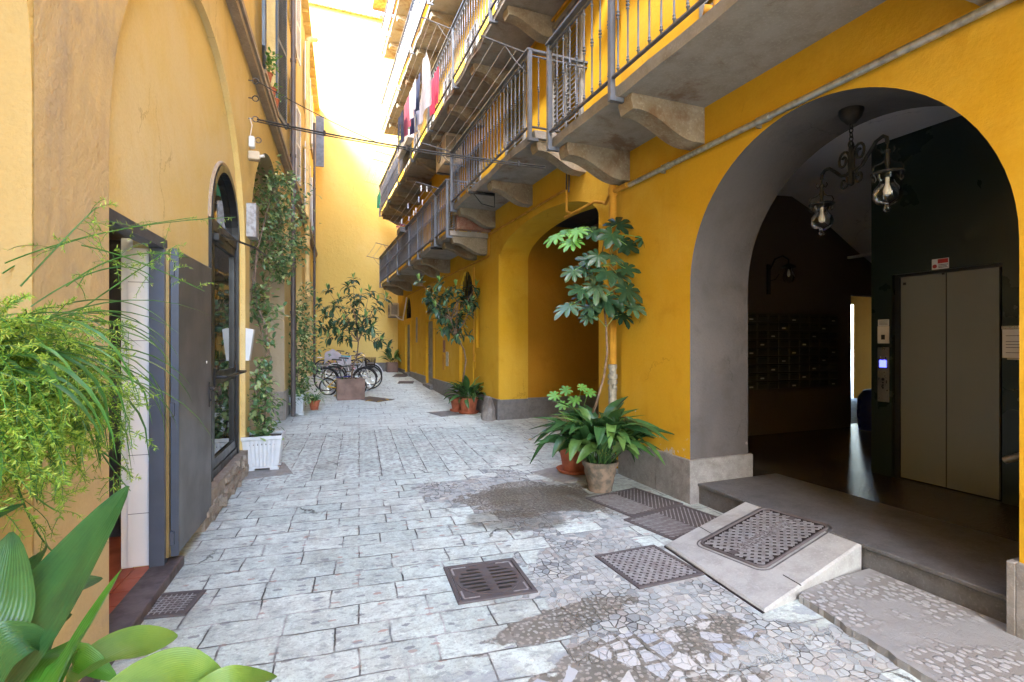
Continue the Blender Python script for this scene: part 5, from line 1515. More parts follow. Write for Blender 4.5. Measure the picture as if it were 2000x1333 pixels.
def asp_leaf(mb, base, az, L, W, lean, droop, rr, petiole=.32, bend=None):
    d = Vector((math.cos(az)*math.cos(lean), math.sin(az)*math.cos(lean), math.sin(lean)))
    p = Vector(base); side = d.cross(Vector((0,0,1))).normalized()
    n = 11; vs, fs = [], []
    tw = rr.uniform(-.5, .5)
    side = Matrix.Rotation(tw, 3, d) @ side
    for i in range(n+1):
        t = i/n
        if t < petiole: w = .07
        else:
            q = (t-petiole)/(1-petiole); w = max(.07, math.sin(PI*min(.985, q**.82))**.75)
        w *= W/2
        nr = side.cross(d)
        vs += [p - side*w + nr*w*.28, p - side*w*.5 + nr*w*.05, p, p + side*w*.5 + nr*w*.05, p + side*w + nr*w*.28]
        if i < n:
            p = p + d*(L/n)
            if d.z > -.95: d = (Matrix.Rotation(-droop/n*((.3+1.5*t) if bend is None else 2.6*math.exp(-((t-bend)/.16)**2)), 3, side) @ d).normalized()
    for i in range(n):
        for k in range(4): a = i*5+k; fs.append((a, a+1, a+6, a+5))
    mb.add(vs, fs)
def aspidistra(t, base, nl, L, W, rr, name='leaves', spread=.10, lean=(.25, 1.45), droop=(1.0, 2.3), mat='lf_asp', bend=None):
    m = SM(None, True)
    for k in range(nl):
        az = rr.uniform(0, 2*PI); q = rr.random()**.5*spread
        b = Vector(base) + Vector((math.cos(az)*q, math.sin(az)*q, 0))
        f = rr.random()
        asp_leaf(m, b, az + rr.uniform(-.5, .5), rr.uniform(*L), rr.uniform(*W), lean[0] + (lean[1]-lean[0])*f, rr.uniform(*droop), rr, bend=bend)
    return obj(name, m, M[mat], t)
def whorl(mo, my, p, d, rr, n=9, L=.2, W=.055, young=True):
    d = Vector(d).normalized(); s1 = d.orthogonal().normalized(); s2 = d.cross(s1)
    a0 = rr.uniform(0, 6)
    for k in range(n):
        a = a0 + k*2.4; el = rr.uniform(-.15, .6)
        dd = s1*math.cos(a) + s2*math.sin(a) + d*el
        b = p - d*rr.uniform(0, .09)
        l = L*rr.uniform(.7, 1.12)
        mo.blade(b, dd, l, W*rr.uniform(.85, 1.2)*l/L, rr.uniform(.7, 2.0), 6, 'lance', rr.uniform(.1, .3), rr.uniform(-.3, .3))
    if young:
        for k in range(5):
            a = a0 + k*1.7; dd = (s1*math.cos(a) + s2*math.sin(a))*.45 + Vector((0,0,1)) + d*.3
            my.blade(p, dd, L*rr.uniform(.55, .8), W*.62, rr.uniform(-.2, .4), 4, 'lance', .3)
def loquat(t, base, trunk, tips, rr, L=.2, W=.055, nleaf=9, extra=3):
    tr = SM(); top = Vector(trunk[-1])
    tr.tube(trunk, [.022 - .010*i/(len(trunk)-1) for i in range(len(trunk))], 7)
    mo, my = SM(None, True), SM(None, True)
    for tip in tips:
        tip = Vector(tip)
        # branch leaves the trunk at the point nearest below the tip
        j = rr.randrange(max(0, len(trunk)-3), len(trunk)); a = Vector(trunk[j])
        midp = a.lerp(tip, .55) + Vector((rr.uniform(-.05,.05), rr.uniform(-.05,.05), rr.uniform(-.06,.02)))
        tr.tube([a, midp, tip], [.012, .008, .005], 5)
        whorl(mo, my, tip, (tip-midp), rr, nleaf, L, W, rr.random() < .9)
        for q in range(extra):
            f = rr.uniform(.45, .9); p = a.lerp(tip, f)
            whorl(mo, my, p + Vector((rr.uniform(-.08,.08), rr.uniform(-.1,.1), rr.uniform(-.08,.05))), (tip-a) + Vector((rr.uniform(-.4,.4), rr.uniform(-.4,.4), rr.uniform(-.3,.3))), rr, 6, L*.9, W, False)
    obj('trunk', tr, M['bark'], t); obj('leaves', mo, M['lf_loquat'], t); obj('young_leaves', my, M['lf_young'], t)

# rusty square planter with a loquat in the middle of the courtyard
rr = random.Random(21)
Z0 = 13.55
P0 = atz(686, 781, Z0); gz = rise(P0.y)
def rusty(t, x0, x1, y0, y1, z0, h, mat='corten'):
    c = MB(); th_ = .02
    c.box(x0, x1, y0, y0+th_, z0, z0+h); c.box(x0, x1, y1-th_, y1, z0, z0+h); c.box(x0, x0+th_, y0+th_+.0005, y1-th_-.0005, z0, z0+h-.001); c.box(x1-th_, x1, y0+th_+.0005, y1-th_-.0005, z0, z0+h-.001)
    c.box(x0-.008, x1+.008, y0-.008, y0+.03, z0+h, z0+h+.012); c.box(x0-.008, x1+.008, y1-.03, y1+.008, z0+h, z0+h+.012)
    o = obj('planter', c, M[mat], t)
    s = MB(); s.box(x0+th_, x1-th_, y0+th_, y1-th_, z0, z0+h-.03); obj('soil', s, M['soil'], o)
x0, x1 = atz(660, 781, Z0).x, atz(712, 781, Z0).x
t = thing('loquat_tree', 'wide glossy loquat tree in a rusty square planter by the bicycles', 'potted tree', (P0.x, P0.y+.3, gz))
# the planter faces the camera squarely: it lies along the courtyard's cross direction
rusty(t, P0.x-.35, P0.x+.35, P0.y-.02, P0.y+.62, gz, .54)
tb = Vector((P0.x+.02, P0.y+.3, gz+.5)); q1 = atz(700, 668, Z0+.3)
trunk = [tb, tb.lerp(q1, .35) + Vector((-.02,0,0)), tb.lerp(q1, .7) + Vector((.03,0,0)), q1, q1 + Vector((-.03, .05, .25)), q1 + Vector((-.05, 0, .5))]
tipuv = [(622,592),(640,566),(632,615),(650,640),(662,585),(680,560),(690,600),(705,575),(722,570),(738,588),(715,620),(755,582),(700,640),(672,625),(625,640),(662,655),(745,668),(728,640),(760,680),(690,545),(652,600),(640,660)]
tips = [atz(u, v, Z0 + .3 + rr.uniform(-.45, .5)) for u, v in tipuv]
loquat(t, tb, trunk, tips, rr, .27, .078, 10, 2)
c = SM()
for k in range(9):
    p = Vector((P0.x + rr.uniform(-.3,.3), P0.y + rr.uniform(.02,.5), gz+.52)); c.blade(p, (rr.uniform(-1,1), rr.uniform(-1,.2), .8), rr.uniform(.12,.25), .045, 1.5, 5, 'oval')
obj('foliage', c, M['lf_asp'], t)
for (u, v, az) in ((735,787,.3), (652,779,1.0), (760,784,2.0), (712,786,.2)):
    g_ = G(u, v, .03); c = SM(); c.blade((g_.x, g_.y, rise(g_.y)+.012), (math.cos(az), math.sin(az), .25), .26, .07, .6, 6, 'lance', .3)
    tag(obj('fallen_leaf', c, M['dry']), 'yellowed fallen leaf lying near the rusty square planter', 'leaf', 'fallen leaves by the rusty planter')
g_ = G(1032, 862); c = SM(); c.blade((g_.x, g_.y, .012), (1, .3, .2), .12, .05, .6, 5, 'lance', .3); tag(obj('fallen_leaf', c, M['dry']), 'single small dry leaf on the paving before the carriage arch', 'leaf')

# terracotta pot with aspidistra and a leaning loquat by the pier
b0 = G(915, 808); rr = random.Random(5)
t = thing('aspidistra', 'dark aspidistra in a terracotta pot with saucer beside the guard stone', 'potted plant', b0)
pot(t, (b0.x, b0.y, .025), .155, .20, .32, 'terracotta', .018, 26, saucer=.085)
aspidistra(t, (b0.x, b0.y, .31), 70, (.42, .72), (.085, .125), rr, spread=.12)
t = thing('loquat_tree', 'leaning loquat tree growing from a small pot behind the terracotta pot', 'potted tree', (b0.x-.2, b0.y+.5, 0))
px, py = b0.x-.14, b0.y+.42
pot(t, (px, py, .02), .11, .15, .28, 'terracotta', .014, 20, saucer=.06)
tb = Vector((px+.05, py, .28)); zz = 11.3
trunk = [tb, atz(905, 740, zz), atz(910, 705, zz), atz(906, 683, zz), atz(890, 655, zz), atz(880, 625, zz), atz(895, 590, zz)]
tipuv = [(818,548),(835,580),(858,552),(850,600),(872,575),(890,560),(905,585),(865,618),(845,610),(880,640),(862,650),(890,665),(918,655),(925,590),(930,560),(935,575),(900,620),(872,600),(915,610),(850,575)]
tips = [atz(u, v, zz + rr.uniform(-.35, .35)) for u, v in tipuv]
loquat(t, tb, trunk, tips, rr, .24, .072, 10, 2)

# small planter in the far corner
q = atz(766, 729, 21.6); gz = rise(q.y); rr = random.Random(8)
t = thing('corner_plant', 'drooping plant in a small brown square planter in the far corner', 'potted plant', (q.x, q.y, gz))
rusty(t, q.x-.22, q.x+.22, q.y-.2, q.y+.2, gz, .40)
aspidistra(t, (q.x, q.y, gz+.38), 22, (.5, .9), (.10, .16), rr, spread=.1, lean=(.7, 1.5), mat='lf_asp')

# aged clay pot with the big aspidistra
b0 = G(1172, 958); rr = random.Random(14)
t = thing('aspidistra', 'large bright aspidistra in a weathered clay pot in front of the stone plinth', 'potted plant', b0)
pot(t, (b0.x, b0.y, 0.0), .125, .175, .32, 'oldclay', .016, 28, ribs=.006)
aspidistra(t, (b0.x, b0.y, .30), 150, (.46, .95), (.10, .155), rr, spread=.14, lean=(.65, 1.5), droop=(1.0, 2.5), bend=.5)
# fatsia in the reddish pot behind it
b1 = G(1118, 925); rr = random.Random(4)
t = thing('fatsia', 'tall fatsia with big lobed leaves in a reddish saucer pot by the downpipe', 'potted tree', b1)
pot(t, (b1.x+.06, b1.y+.05, .02), .14, .19, .30, 'terracotta', .016, 24, saucer=.09)
zz = 5.75
tr = SM()
trunk = [Vector((b1.x+.12, b1.y+.05, .28)), atz(1165, 788, zz), atz(1180, 735, zz), atz(1186, 690, zz), atz(1184, 640, zz), atz(1178, 580, zz), atz(1172, 520, zz), atz(1180, 470, zz)]
tr.tube(trunk, [.017,.015,.014,.013,.012,.011,.009,.006], 7)
mo, my = SM(None, True), SM(None, True)
# each leaf: centre pixel, radius in metres, young?, which way its tip hangs (pixel direction)
LV = [(1085,462,.15,1,-1,.5),(1105,452,.15,1,-.6,-.2),(1128,450,.15,1,-.2,.5),(1142,447,.15,1,.2,-.4),(1118,472,.14,1,-.7,.9),
      (1155,455,.17,0,.3,-.6),(1205,440,.20,0,.3,-.7),(1195,458,.19,0,-.4,.9),(1225,480,.19,0,.6,.6),(1258,466,.17,0,.5,.8),(1212,470,.18,0,.2,.9),
      (1140,525,.17,0,-.9,.3),(1120,530,.15,0,-.9,.4),(1150,508,.15,0,-.5,-.3),(1205,535,.20,0,.5,.7),(1185,530,.19,0,-.5,.6),(1222,525,.17,0,.9,.2),
      (1135,565,.19,0,-.8,.5),(1165,560,.18,0,-.1,.9),(1225,565,.18,0,.5,.9),(1180,583,.22,0,-.1,1.0),(1140,580,.16,0,-.4,.9),
      (1112,598,.19,0,-.9,.55),(1155,600,.17,0,-.3,.9),(1215,615,.20,0,.25,1.0),(1200,600,.18,0,.1,.9),(1235,598,.16,0,.8,.7),(1168,500,.18,0,-.2,.4),(1195,500,.18,0,.2,.6),(1160,540,.17,0,-.5,.8),(1212,585,.16,0,.5,.3),(1150,618,.15,0,-.3,1)]
rgt = Vector((cy, -sy, 0)); toward = Vector((-sy, -cy, 0))
pet = SM()
for (u, v, r_, yg, du, dv) in LV:
    z_ = zz + rr.uniform(-.32, .28); p = atz(u, v, z_)
    tip = rgt*du + Vector((0,0,-dv)) + toward*rr.uniform(.1,.5)
    nr = Vector((0,0,1))*rr.uniform(.5,.9) + toward*rr.uniform(.4,.9) + rgt*rr.uniform(-.3,.3)*1.0
    (my if yg else mo).palm(p, nr, tip, r_*rr.uniform(.9,1.32), rr.choice((7,8,9)), rr.uniform(.15,.4))
    # petiole to the stem
    best = min(trunk[3:], key=lambda w_: (w_ - p).length + (0.6 if w_.z > p.z+.15 else 0))
    pet.tube([best, best.lerp(p, .55) + Vector((0,0,.05)), p], [.005,.004,.003], 5)
obj('trunk', tr, M['bark'], t); obj('leaf_stalks', pet, M['lf_young'], t); obj('leaves', mo, M['lf_fatsia'], t); obj('young_leaves', my, M['lf_fatsia_young'], t)
mo = SM(None, True); pet = SM()
for (u, v, r_, du, dv) in ((1085,772,.11,-1,.3),(1108,762,.11,-.2,-.6),(1122,780,.11,.1,.8),(1150,766,.10,.6,-.2),(1100,790,.10,-.6,.7),(1135,757,.09,.3,-.8)):
    p = atz(u, v, 5.9 + rr.uniform(-.15,.15)); mo.palm(p, Vector((0,0,.7)) + toward*.6, rgt*du + Vector((0,0,-dv*.5)) + toward*.3, r_, 8, .2)
    a = Vector((b1.x+.06, b1.y+.05, .3)); pet.tube([a, a.lerp(p, .6) + Vector((0,0,.08)), p], .004, 5)
obj('low_shoots', mo, M['lf_fatsia_young'], t); obj('leaf_stalks', pet, M['lf_young'], t)

# white fluted trough planters on the left with climbing vines
def trough(t, x, y, w, d, h, rot, gz=0.0):
    Mx = Matrix.Translation((x, y, gz)) @ Matrix.Rotation(rot, 4, 'Z')
    c = MB(Mx)
    def ringpts(f, z, flute):
        ww, dd = w/2*f, d/2*f; pts = []
        n = 18
        for (ax0, ay0, ax1, ay1) in ((-ww,-dd,ww,-dd), (ww,-dd,ww,dd), (ww,dd,-ww,dd), (-ww,dd,-ww,-dd)):
            for k in range(n):
                s = k/n; px_, py_ = ax0+(ax1-ax0)*s, ay0+(ay1-ay0)*s
                o = (-.006 if (k % 2 and 1 < k < n-1) else 0)*flute
                L = math.hypot(px_, py_); pts.append((px_*(1+o/L*1.4), py_*(1+o/L*1.4), z))
        return pts
    prof = [(.74, .0, 0), (.74, .02, 0), (.80, .03, 1), (.955, h*.86, 1), (.97, h*.885, 0), (1.0, h*.90, 0), (1.0, h*.99, 0), (.985, h, 0), (.93, h, 0), (.91, h*.93, 0)]
    vs = []; 
    for (f, z, fl_) in prof: vs += ringpts(f, z + .03, fl_)
    n = 72
    c.add(vs, [(i*n+k, i*n+(k+1)%n, (i+1)*n+(k+1)%n, (i+1)*n+k) for i in range(len(prof)-1) for k in range(n)])
    for sx_ in (-1,1):
        for sy_ in (-1,1): c.box(sx_*w*.30-.05, sx_*w*.30+.05, sy_*d*.30-.04, sy_*d*.30+.04, 0, .032)
    o = obj('trough', c, M['whiteplastic'], t)
    s = MB(Mx); s.box(-w*.45, w*.45, -d*.45, d*.45, h*.8, h*.95+.01); obj('soil', s, M['soil'], o)
def vine(t, stems, clumps, rr, leafL=.055, mat='lf_vine'):
    s = SM()
    for st_ in stems: s.tube(st_, [.011]*(len(st_)-1) + [.005], 6)
    m = SM(None, True); tw = SM()
    for (c0, c1, rad, n) in clumps:
        for k in range(n):
            f = rr.random(); c_ = Vector(c0).lerp(Vector(c1), f)
            p = c_ + Vector((rr.gauss(0, rad), rr.gauss(0, rad*1.0), rr.gauss(0, rad)))
            d = (rr.uniform(-.6, 1), rr.uniform(-1, .4), rr.uniform(-.8, .5))
            m.blade(p, d, leafL*rr.uniform(.7,1.35), leafL*.58*rr.uniform(.8,1.2), rr.uniform(.2,1.3), 4, 'oval', rr.uniform(.1,.4), rr.uniform(-.6,.6))
            if k % 9 == 0: tw.tube([c_, p], .0025, 4)
    s.add(tw.v, tw.f); obj('stems', s, M['vinewood'], t)
    obj('leaves', m, M[mat], t)
rr = random.Random(31)
b0 = atz(513, 922, 6.27)
t = thing('climbing_vine', 'variegated climbing vine in a white fluted trough beside the glazed door pier', 'climbing plant', (b0.x, b0.y, 0))
trough(t, b0.x+.0, b0.y+.2, .46, .40, .40, -LT)
A = lambda u, v, z: atz(u, v, z)
st1 = [A(500,855,6.5), A(505,800,6.6), A(500,720,6.8), A(524,690,7.0), A(520,640,7.0), A(503,600,7.1), A(498,560,7.2), A(500,500,7.4), A(515,440,8.0), A(530,380,8.8)]
st2 = [A(515,855,6.5), A(520,760,6.7), A(530,700,7.2), A(515,660,7.2), A(492,590,7.2), A(494,545,7.3), A(506,490,7.6)]
st3 = [A(505,850,6.5), A(495,790,6.6), A(500,740,6.7)]
cl = [(A(500,852,6.42), A(520,830,6.42), .075, 70), (A(492,815,6.5), A(520,790,6.5), .08, 60), (A(498,775,6.6), A(525,765,6.6), .07, 45), (A(497,735,6.7), A(520,740,6.7), .06, 35), (A(503,705,6.8), A(526,712,6.8), .05, 22),
      (A(522,675,7.0), A(528,650,7.0), .05, 16), (A(490,612,7.1), A(540,628,7.2), .07, 50), (A(497,585,7.2), A(530,600,7.2), .08, 55), (A(500,565,7.2), A(515,575,7.2), .07, 40),
      (A(505,500,8.0), A(560,515,9.0), .12, 130), (A(520,530,8.5), A(560,535,9.2), .10, 70), (A(500,460,7.9), A(560,470,9.2), .16, 200), (A(512,400,8.2), A(575,440,9.6), .20, 260), (A(515,365,8.2), A(565,380,9.4), .18, 220), (A(530,350,8.8), A(560,352,9.2), .10, 60), (A(570,470,9.8), A(585,500,10), .10, 60), (A(548,470,9.2), A(552,540,9.4), .08, 90)]
cl = [(a, b, c, int(n*1.5)) for a, b, c, n in cl]
vine(t, [st1, st2, st3], cl, rr, .085)
b2 = atz(580, 812, 11.0)
t = thing('trellis_vine', 'loose climbing plant in a white trough by the grey-brown drainpipe', 'climbing plant', (b2.x, b2.y, 0))
trough(t, b2.x, b2.y+.25, .30, .50, .42, -LT)
sl = MB(LM); sl.box(.06, .10, 12.9, 12.98, .0, 2.2); obj('stake', sl, M['brownpipe'], t)
zz = 11.2
sts = [[A(578,770,zz), A(585,700,zz+.2), A(570,640,zz+.4), A(580,600,zz+.4)], [A(585,770,zz), A(600,720,zz+.6), A(592,660,zz+.8), A(605,610,zz+1)]]
cl = [(A(566,768,zz-.2), A(592,775,zz), .12, 130), (A(560,745,zz), A(600,750,zz+.3), .13, 130), (A(570,715,zz), A(612,722,zz+.6), .12, 110), (A(566,690,zz), A(626,690,zz+.8), .12, 110), (A(572,655,zz), A(608,660,zz+.8), .12, 110), (A(570,620,zz+.2), A(610,635,zz+.8), .10, 80), (A(576,598,zz+.4), A(600,605,zz+.8), .09, 60), (A(545,685,zz-.5), A(560,690,zz), .05, 18), (A(590,580,zz+.5), A(600,560,zz+.5), .08, 30)]
cl = [(a, b, c, int(n*1.4)) for a, b, c, n in cl]
vine(t, sts, cl, rr, .095, 'lf_vine')
b3 = atz(614, 797, 11.9)
t = thing('trailing_plant', 'small grassy plant in a terracotta pot beside the far white trough', 'potted plant', (b3.x, b3.y, 0))
pot(t, (b3.x, b3.y, 0), .08, .12, .22, 'terracotta', .012, 18)
m = SM(None, True)
for k in range(60):
    a = rr.uniform(0, 2*PI); m.blade((b3.x+.05*math.cos(a), b3.y+.05*math.sin(a), .2), (math.cos(a), math.sin(a), rr.uniform(.4,1.6)), rr.uniform(.25,.5), .022, rr.uniform(1.5,2.6), 6, 'strap', .3)
obj('leaves', m, M['lf_strap'], t)
# window sill pots
for k, (s, lab) in enumerate(((8.75, 'clay pot of green trailing herbs on the first upper window sill'), (9.25, 'clay pot between the two other pots on the window sill'), (9.65, 'clay pot farthest right on the window sill'))):
    q = lpt(.02, s, 5.6); t = thing('sill_plant', lab, 'potted plant', q)
    pot(t, (q.x, q.y, 5.6), .05, .07, .13, 'terracotta', .008, 14)
    m = SM(None, True); n_ = (140, 25, 20)[k]
    for j in range(n_): m.blade((q.x + rr.gauss(.03,.05), q.y + rr.gauss(0,.08), 5.72 + rr.uniform(0, .35 if k == 0 else .1)), (rr.uniform(-1,1), rr.uniform(-1,1), rr.uniform(-.3,.8)), .06, .035, .6, 3, 'oval')
    obj('leaves', m, M['lf_fatsia_young'], t)
q = onX(790, 285, 2.56)
t = thing('balcony_planter', 'pale flower box with green plants on the second balcony rail', 'flower box', q)
c = MB(); c.box(2.50, 2.66, q.y-.9, q.y+.9, q.z-.1, q.z+.12, .01); obj('box', c, M['offwhite'], t)
m = SM(None, True)
for j in range(120): m.blade((2.56+rr.gauss(0,.06), q.y+rr.uniform(-.85,.85), q.z+.12+rr.uniform(0,.28)), (rr.uniform(-1,1), rr.uniform(-1,1), rr.uniform(-.2,1)), .12, .05, .8, 3, 'oval')
obj('leaves', m, M['lf_vine'], t)
q = onX(782, 468, 2.56)
t = thing('balcony_planter', 'dark flower pot with pink flowers on the low far balcony rail', 'flower box', q)
c = MB(); c.box(2.5, 2.66, q.y-.3, q.y+.3, 4.82, 4.98, .01); obj('box', c, M['rail_dark'], t)
m = SM(None, True)
for j in range(40): m.blade((2.56+rr.gauss(0,.05), q.y+rr.uniform(-.3,.3), 4.98+rr.uniform(0,.12)), (rr.uniform(-1,1), rr.uniform(-1,1), .5), .07, .05, .8, 3, 'oval')
obj('flowers', m, M['b_pink'], t)

# foreground: asparagus fern with strap leaves in a bowl on a pedestal
rr = random.Random(77)
FC = Vector((-.98, 1.86, 1.56))
t = thing('asparagus_fern', 'bushy pale green asparagus fern spilling from a pedestal bowl in front of the pier', 'potted plant', (FC.x, FC.y, 0))
c = SM(); c.lathe([(0,0),(.17,0),(.17,.05),(.09,.10),(.07,.4),(.07,.95),(.10,1.02),(.14,1.12),(.14,1.15),(0.001,1.15)], (FC.x, FC.y, 0), 20); obj('pedestal', c, M['granite_warm'], t)
pot(t, (FC.x, FC.y, 1.09+.06), .12, .20, .30, 'terracotta', .02, 24)
needles, stems = SM(), SM()
def frond(p, d, L, droop, nn, nl=.020, sub=0, rs=.0016, up=None):
    p = Vector(p); d = Vector(d).normalized(); n = max(6, int(L/.03)); pts = [p.copy()]
    for i in range(n):
        side = d.cross(Vector((0,0,1)))
        if side.length < .05: side = Vector((1,0,0))
        side.normalize()
        d = (Matrix.Rotation(-droop/n*(.4+1.2*i/n), 3, side) @ d) + Vector((rr.gauss(0,.05), rr.gauss(0,.05), rr.gauss(0,.04))); d.normalize()
        p = p + d*(L/n); pts.append(p.copy())
        if d.z < -.9: d = (d + Vector((rr.uniform(-.3,.3), rr.uniform(-.3,.3), .2))).normalized()
        for q in range(nn):
            if i < 1: break
            a = rr.uniform(0, 2*PI); o1 = d.orthogonal().normalized(); o2 = d.cross(o1)
            nd_ = (o1*math.cos(a) + o2*math.sin(a)) + d*.6
            b_ = p - d*rr.uniform(0, L/n); l_ = nl*rr.uniform(.6,1.4); w_ = l_*.10
            nd_.normalize(); sd_ = nd_.cross(Vector((rr.uniform(-1,1), rr.uniform(-1,1), rr.uniform(-1,1)))); sd_.normalize()
            needles.add([b_ - sd_*w_*.4, b_ + nd_*l_*.5 - sd_*w_, b_ + nd_*l_, b_ + nd_*l_*.5 + sd_*w_, b_ + sd_*w_*.4], [(0,1,2,3,4)])
        if sub and rr.random() < sub and i > 1:
            a = rr.uniform(0, 2*PI); o1 = d.orthogonal().normalized(); o2 = d.cross(o1)
            frond(p, o1*math.cos(a) + o2*math.sin(a) + d*.5, L*rr.uniform(.15,.32), .8, nn, nl, 0, rs*.7)
    stems.tube(pts, [rs]*(len(pts)-1) + [rs*.4], 4)
for k in range(210):
    # dense mound falling towards the courtyard
    a = rr.uniform(-1.25, 1.75); el = rr.uniform(.0, 1.35)
    st_ = FC + Vector((math.cos(a)*.12*rr.random(), math.sin(a)*.12*rr.random(), -.11))
    frond(st_, (math.cos(a)*math.cos(el), math.sin(a)*math.cos(el), math.sin(el)), rr.uniform(.26, .54), rr.uniform(1.5, 3.0), 11, .0145, .5)
# long wayward runners
for (us, vs_, um, vm, ue, ve, z0, z1) in ((10,515,150,455,385,425,1.85,2.5), (5,535,140,440,460,385+40,1.9,2.6), (60,600,230,480,300,545,1.8,2.2), (110,640,220,560,345,480,1.8,2.4), (40,560,160,430,190,405,1.7,1.8), (20,900,60,1060,130,1100,1.5,1.6), (150,800,200,900,255,960,1.7,2.0), (150,850,230,900,260,935,1.75,2.0), (0,820,20,960,120,1003,1.4,1.55), (130,560,240,470,370,505,1.8,2.3), (160,480,260,500,400,570,1.8,2.4)):
    a_, b_, c_ = atz(us, vs_, z0), atz(um, vm, (z0+z1)/2), atz(ue, ve, z1); pts = []
    for k in range(17):
        f = k/16; p = a_*(1-f)*(1-f) + b_*2*f*(1-f) + c_*f*f; pts.append(p)
        if k > 3 and rr.random() < .6:
            frond(p, Vector((rr.uniform(-1,1), rr.uniform(-1,1), rr.uniform(-.8,.6))), rr.uniform(.05,.17), .8, 3, .016, 0, .0011)
    stems.tube(pts, [.0028]*10 + [.0022]*6 + [.001], 5)
obj('stems', stems, M['lf_strap'], t); nobj = obj('needles', needles, M['lf_fern'], t)
m = SM(None, True)
for k in range(64):
    a = rr.uniform(-.7, 1.5); st_ = FC + Vector((math.cos(a)*.06, math.sin(a)*.06, -.1))
    m.blade(st_, (math.cos(a), math.sin(a), rr.uniform(.1, 1.5)), rr.uniform(.40, .78), rr.uniform(.020, .030), rr.uniform(1.6, 3.0), 12, 'strap', .35)
for (u, v, L_) in ((70,830,.42),(110,820,.40),(140,800,.38),(165,780,.36),(50,860,.36),(185,770,.45),(125,850,.38),(90,780,.5)):
    st_ = atz(u, v, 1.75 + rr.uniform(-.1,.15)); m.blade(st_, rgt*rr.uniform(-.1,.5) + Vector((0,0,-1)) + toward*rr.uniform(-.2,.3), L_*.62, .024, .5, 10, 'strap', .3)
for (u, v, du, dv) in ((170,600,1,-.15), (180,640,1,-.05), (150,620,1,.15), (185,690,1,.4), (200,650,1,.2), (190,720,.6,.8)):
    st_ = atz(u-60, v, 1.85); m.blade(st_, rgt*du + Vector((0,0,-dv*.4+.25)) + toward*-.25, rr.uniform(.35,.5), .022, 1.5, 12, 'strap', .35)
obj('strap_leaves', m, M['lf_strap'], t)

# foreground: big aspidistra in a pot on a stool, bottom left corner
t = thing('aspidistra', 'close-up glossy aspidistra with broad leaves in the near left corner', 'potted plant', (-.62, 1.10, 0))
c = SM(); c.lathe([(0,0),(.16,0),(.16,.04),(.10,.08),(.09,.3),(.15,.36),(.15,.39),(0.001,.39)], (-.62, 1.02, 0), 20); obj('stand', c, M['granite_warm'], t)
pot(t, (-.62, 1.02, .39), .12, .16, .24, 'terracotta', .016, 24)
m = SM(None, True)
def bigleaf(m, pts, W, face, petiole=0.0, blunt=.8):
    # leaf along a curve given by pixel + distance points; face = direction its upper side looks
    P = [atz(*q) for q in pts]; n = 16; vs, fs = [], []; cur = []
    for k in range(n+1):
        f = k/n*(len(P)-1); i = min(int(f), len(P)-2); g = f-i
        p0_, p1_, p2_, p3_ = P[max(0,i-1)], P[i], P[i+1], P[min(len(P)-1,i+2)]
        cur.append(.5*((2*p1_) + (p2_-p0_)*g + (2*p0_-5*p1_+4*p2_-p3_)*g*g + (3*p1_-p0_-3*p2_+p3_)*g**3))
    for k in range(n+1):
        t_ = k/n; d = (cur[min(n,k+1)] - cur[max(0,k-1)]).normalized()
        sd_ = d.cross(Vector(face)).normalized(); nr = sd_.cross(d)
        q = max(0, (t_-petiole)/(1-petiole)); w = max(.04, math.sin(PI*min(.99, max(.03, q))**blunt)**.8)*W/2
        row = []
        for j in range(-4, 5):
            x = j/4; row.append(cur[k] + sd_*w*x + nr*w*(.16*abs(x) + .03*math.cos(j*PI)))
        vs += row
    for k in range(n):
        for j in range(8): a = k*9+j; fs.append((a, a+1, a+10, a+9))
    m.add(vs, fs)
upf = Vector((0,0,1))
bl = MB(); 
specs = [([(-60,1400,1.05),(40,1260,1.1),(140,1110,1.2),(251,950,1.32)], .19, toward*.8+upf*.5-rgt*.2),
         ([(40,1450,1.0),(110,1330,1.02),(170,1230,1.08),(238,1113,1.15)], .125, toward*.6+upf*.2-rgt*.6),
         ([(20,1420,1.05),(60,1230,1.25),(110,1160,1.35),(200,1130,1.45)], .14, toward*.5+upf*.8),
         ([(140,1335,1.12),(200,1288,1.2),(270,1256,1.28),(347,1243,1.36)], .10, toward*.9+upf*.55-rgt*.1),
         ([(170,1395,1.02),(275,1330,1.1),(368,1300,1.17),(452,1340,1.22)], .078, toward*.8+upf*.6),
         ([(320,1420,1.05),(410,1350,1.15),(475,1325,1.2),(541,1322,1.3)], .065, toward*.7+upf*.7),
         ([(-90,1330,1.0),(-40,1240,1.05),(0,1160,1.1),(22,1040,1.18)], .14, toward*.8+rgt*.4),
         ([(-80,1060,1.15),(-30,1020,1.2),(10,1000,1.25),(46,984,1.3)], .06, toward*.5+upf*.8),
         ([(-60,1420,1.0),(-10,1290,1.02),(40,1250,1.05),(90,1255,1.1)], .11, toward*.7+upf*.6),
         ([(60,1430,1.0),(80,1340,1.05),(130,1280,1.15),(230,1330,1.2)], .09, toward*.5+upf*.9),
         ([(-40,1300,1.2),(30,1160,1.3),(80,1080,1.4),(90,1075,1.45)], .05, toward*.8+upf*.3),
         ([(-20,1440,1.1),(20,1330,1.2),(60,1250,1.3),(140,1200,1.4)], .10, toward*.7+upf*.6),
         ([(160,1470,.95),(230,1400,1.0),(300,1390,1.05),(350,1440,1.05)], .10, toward*.4+upf*.9)]
root = Vector((-.62, 1.02, .6))
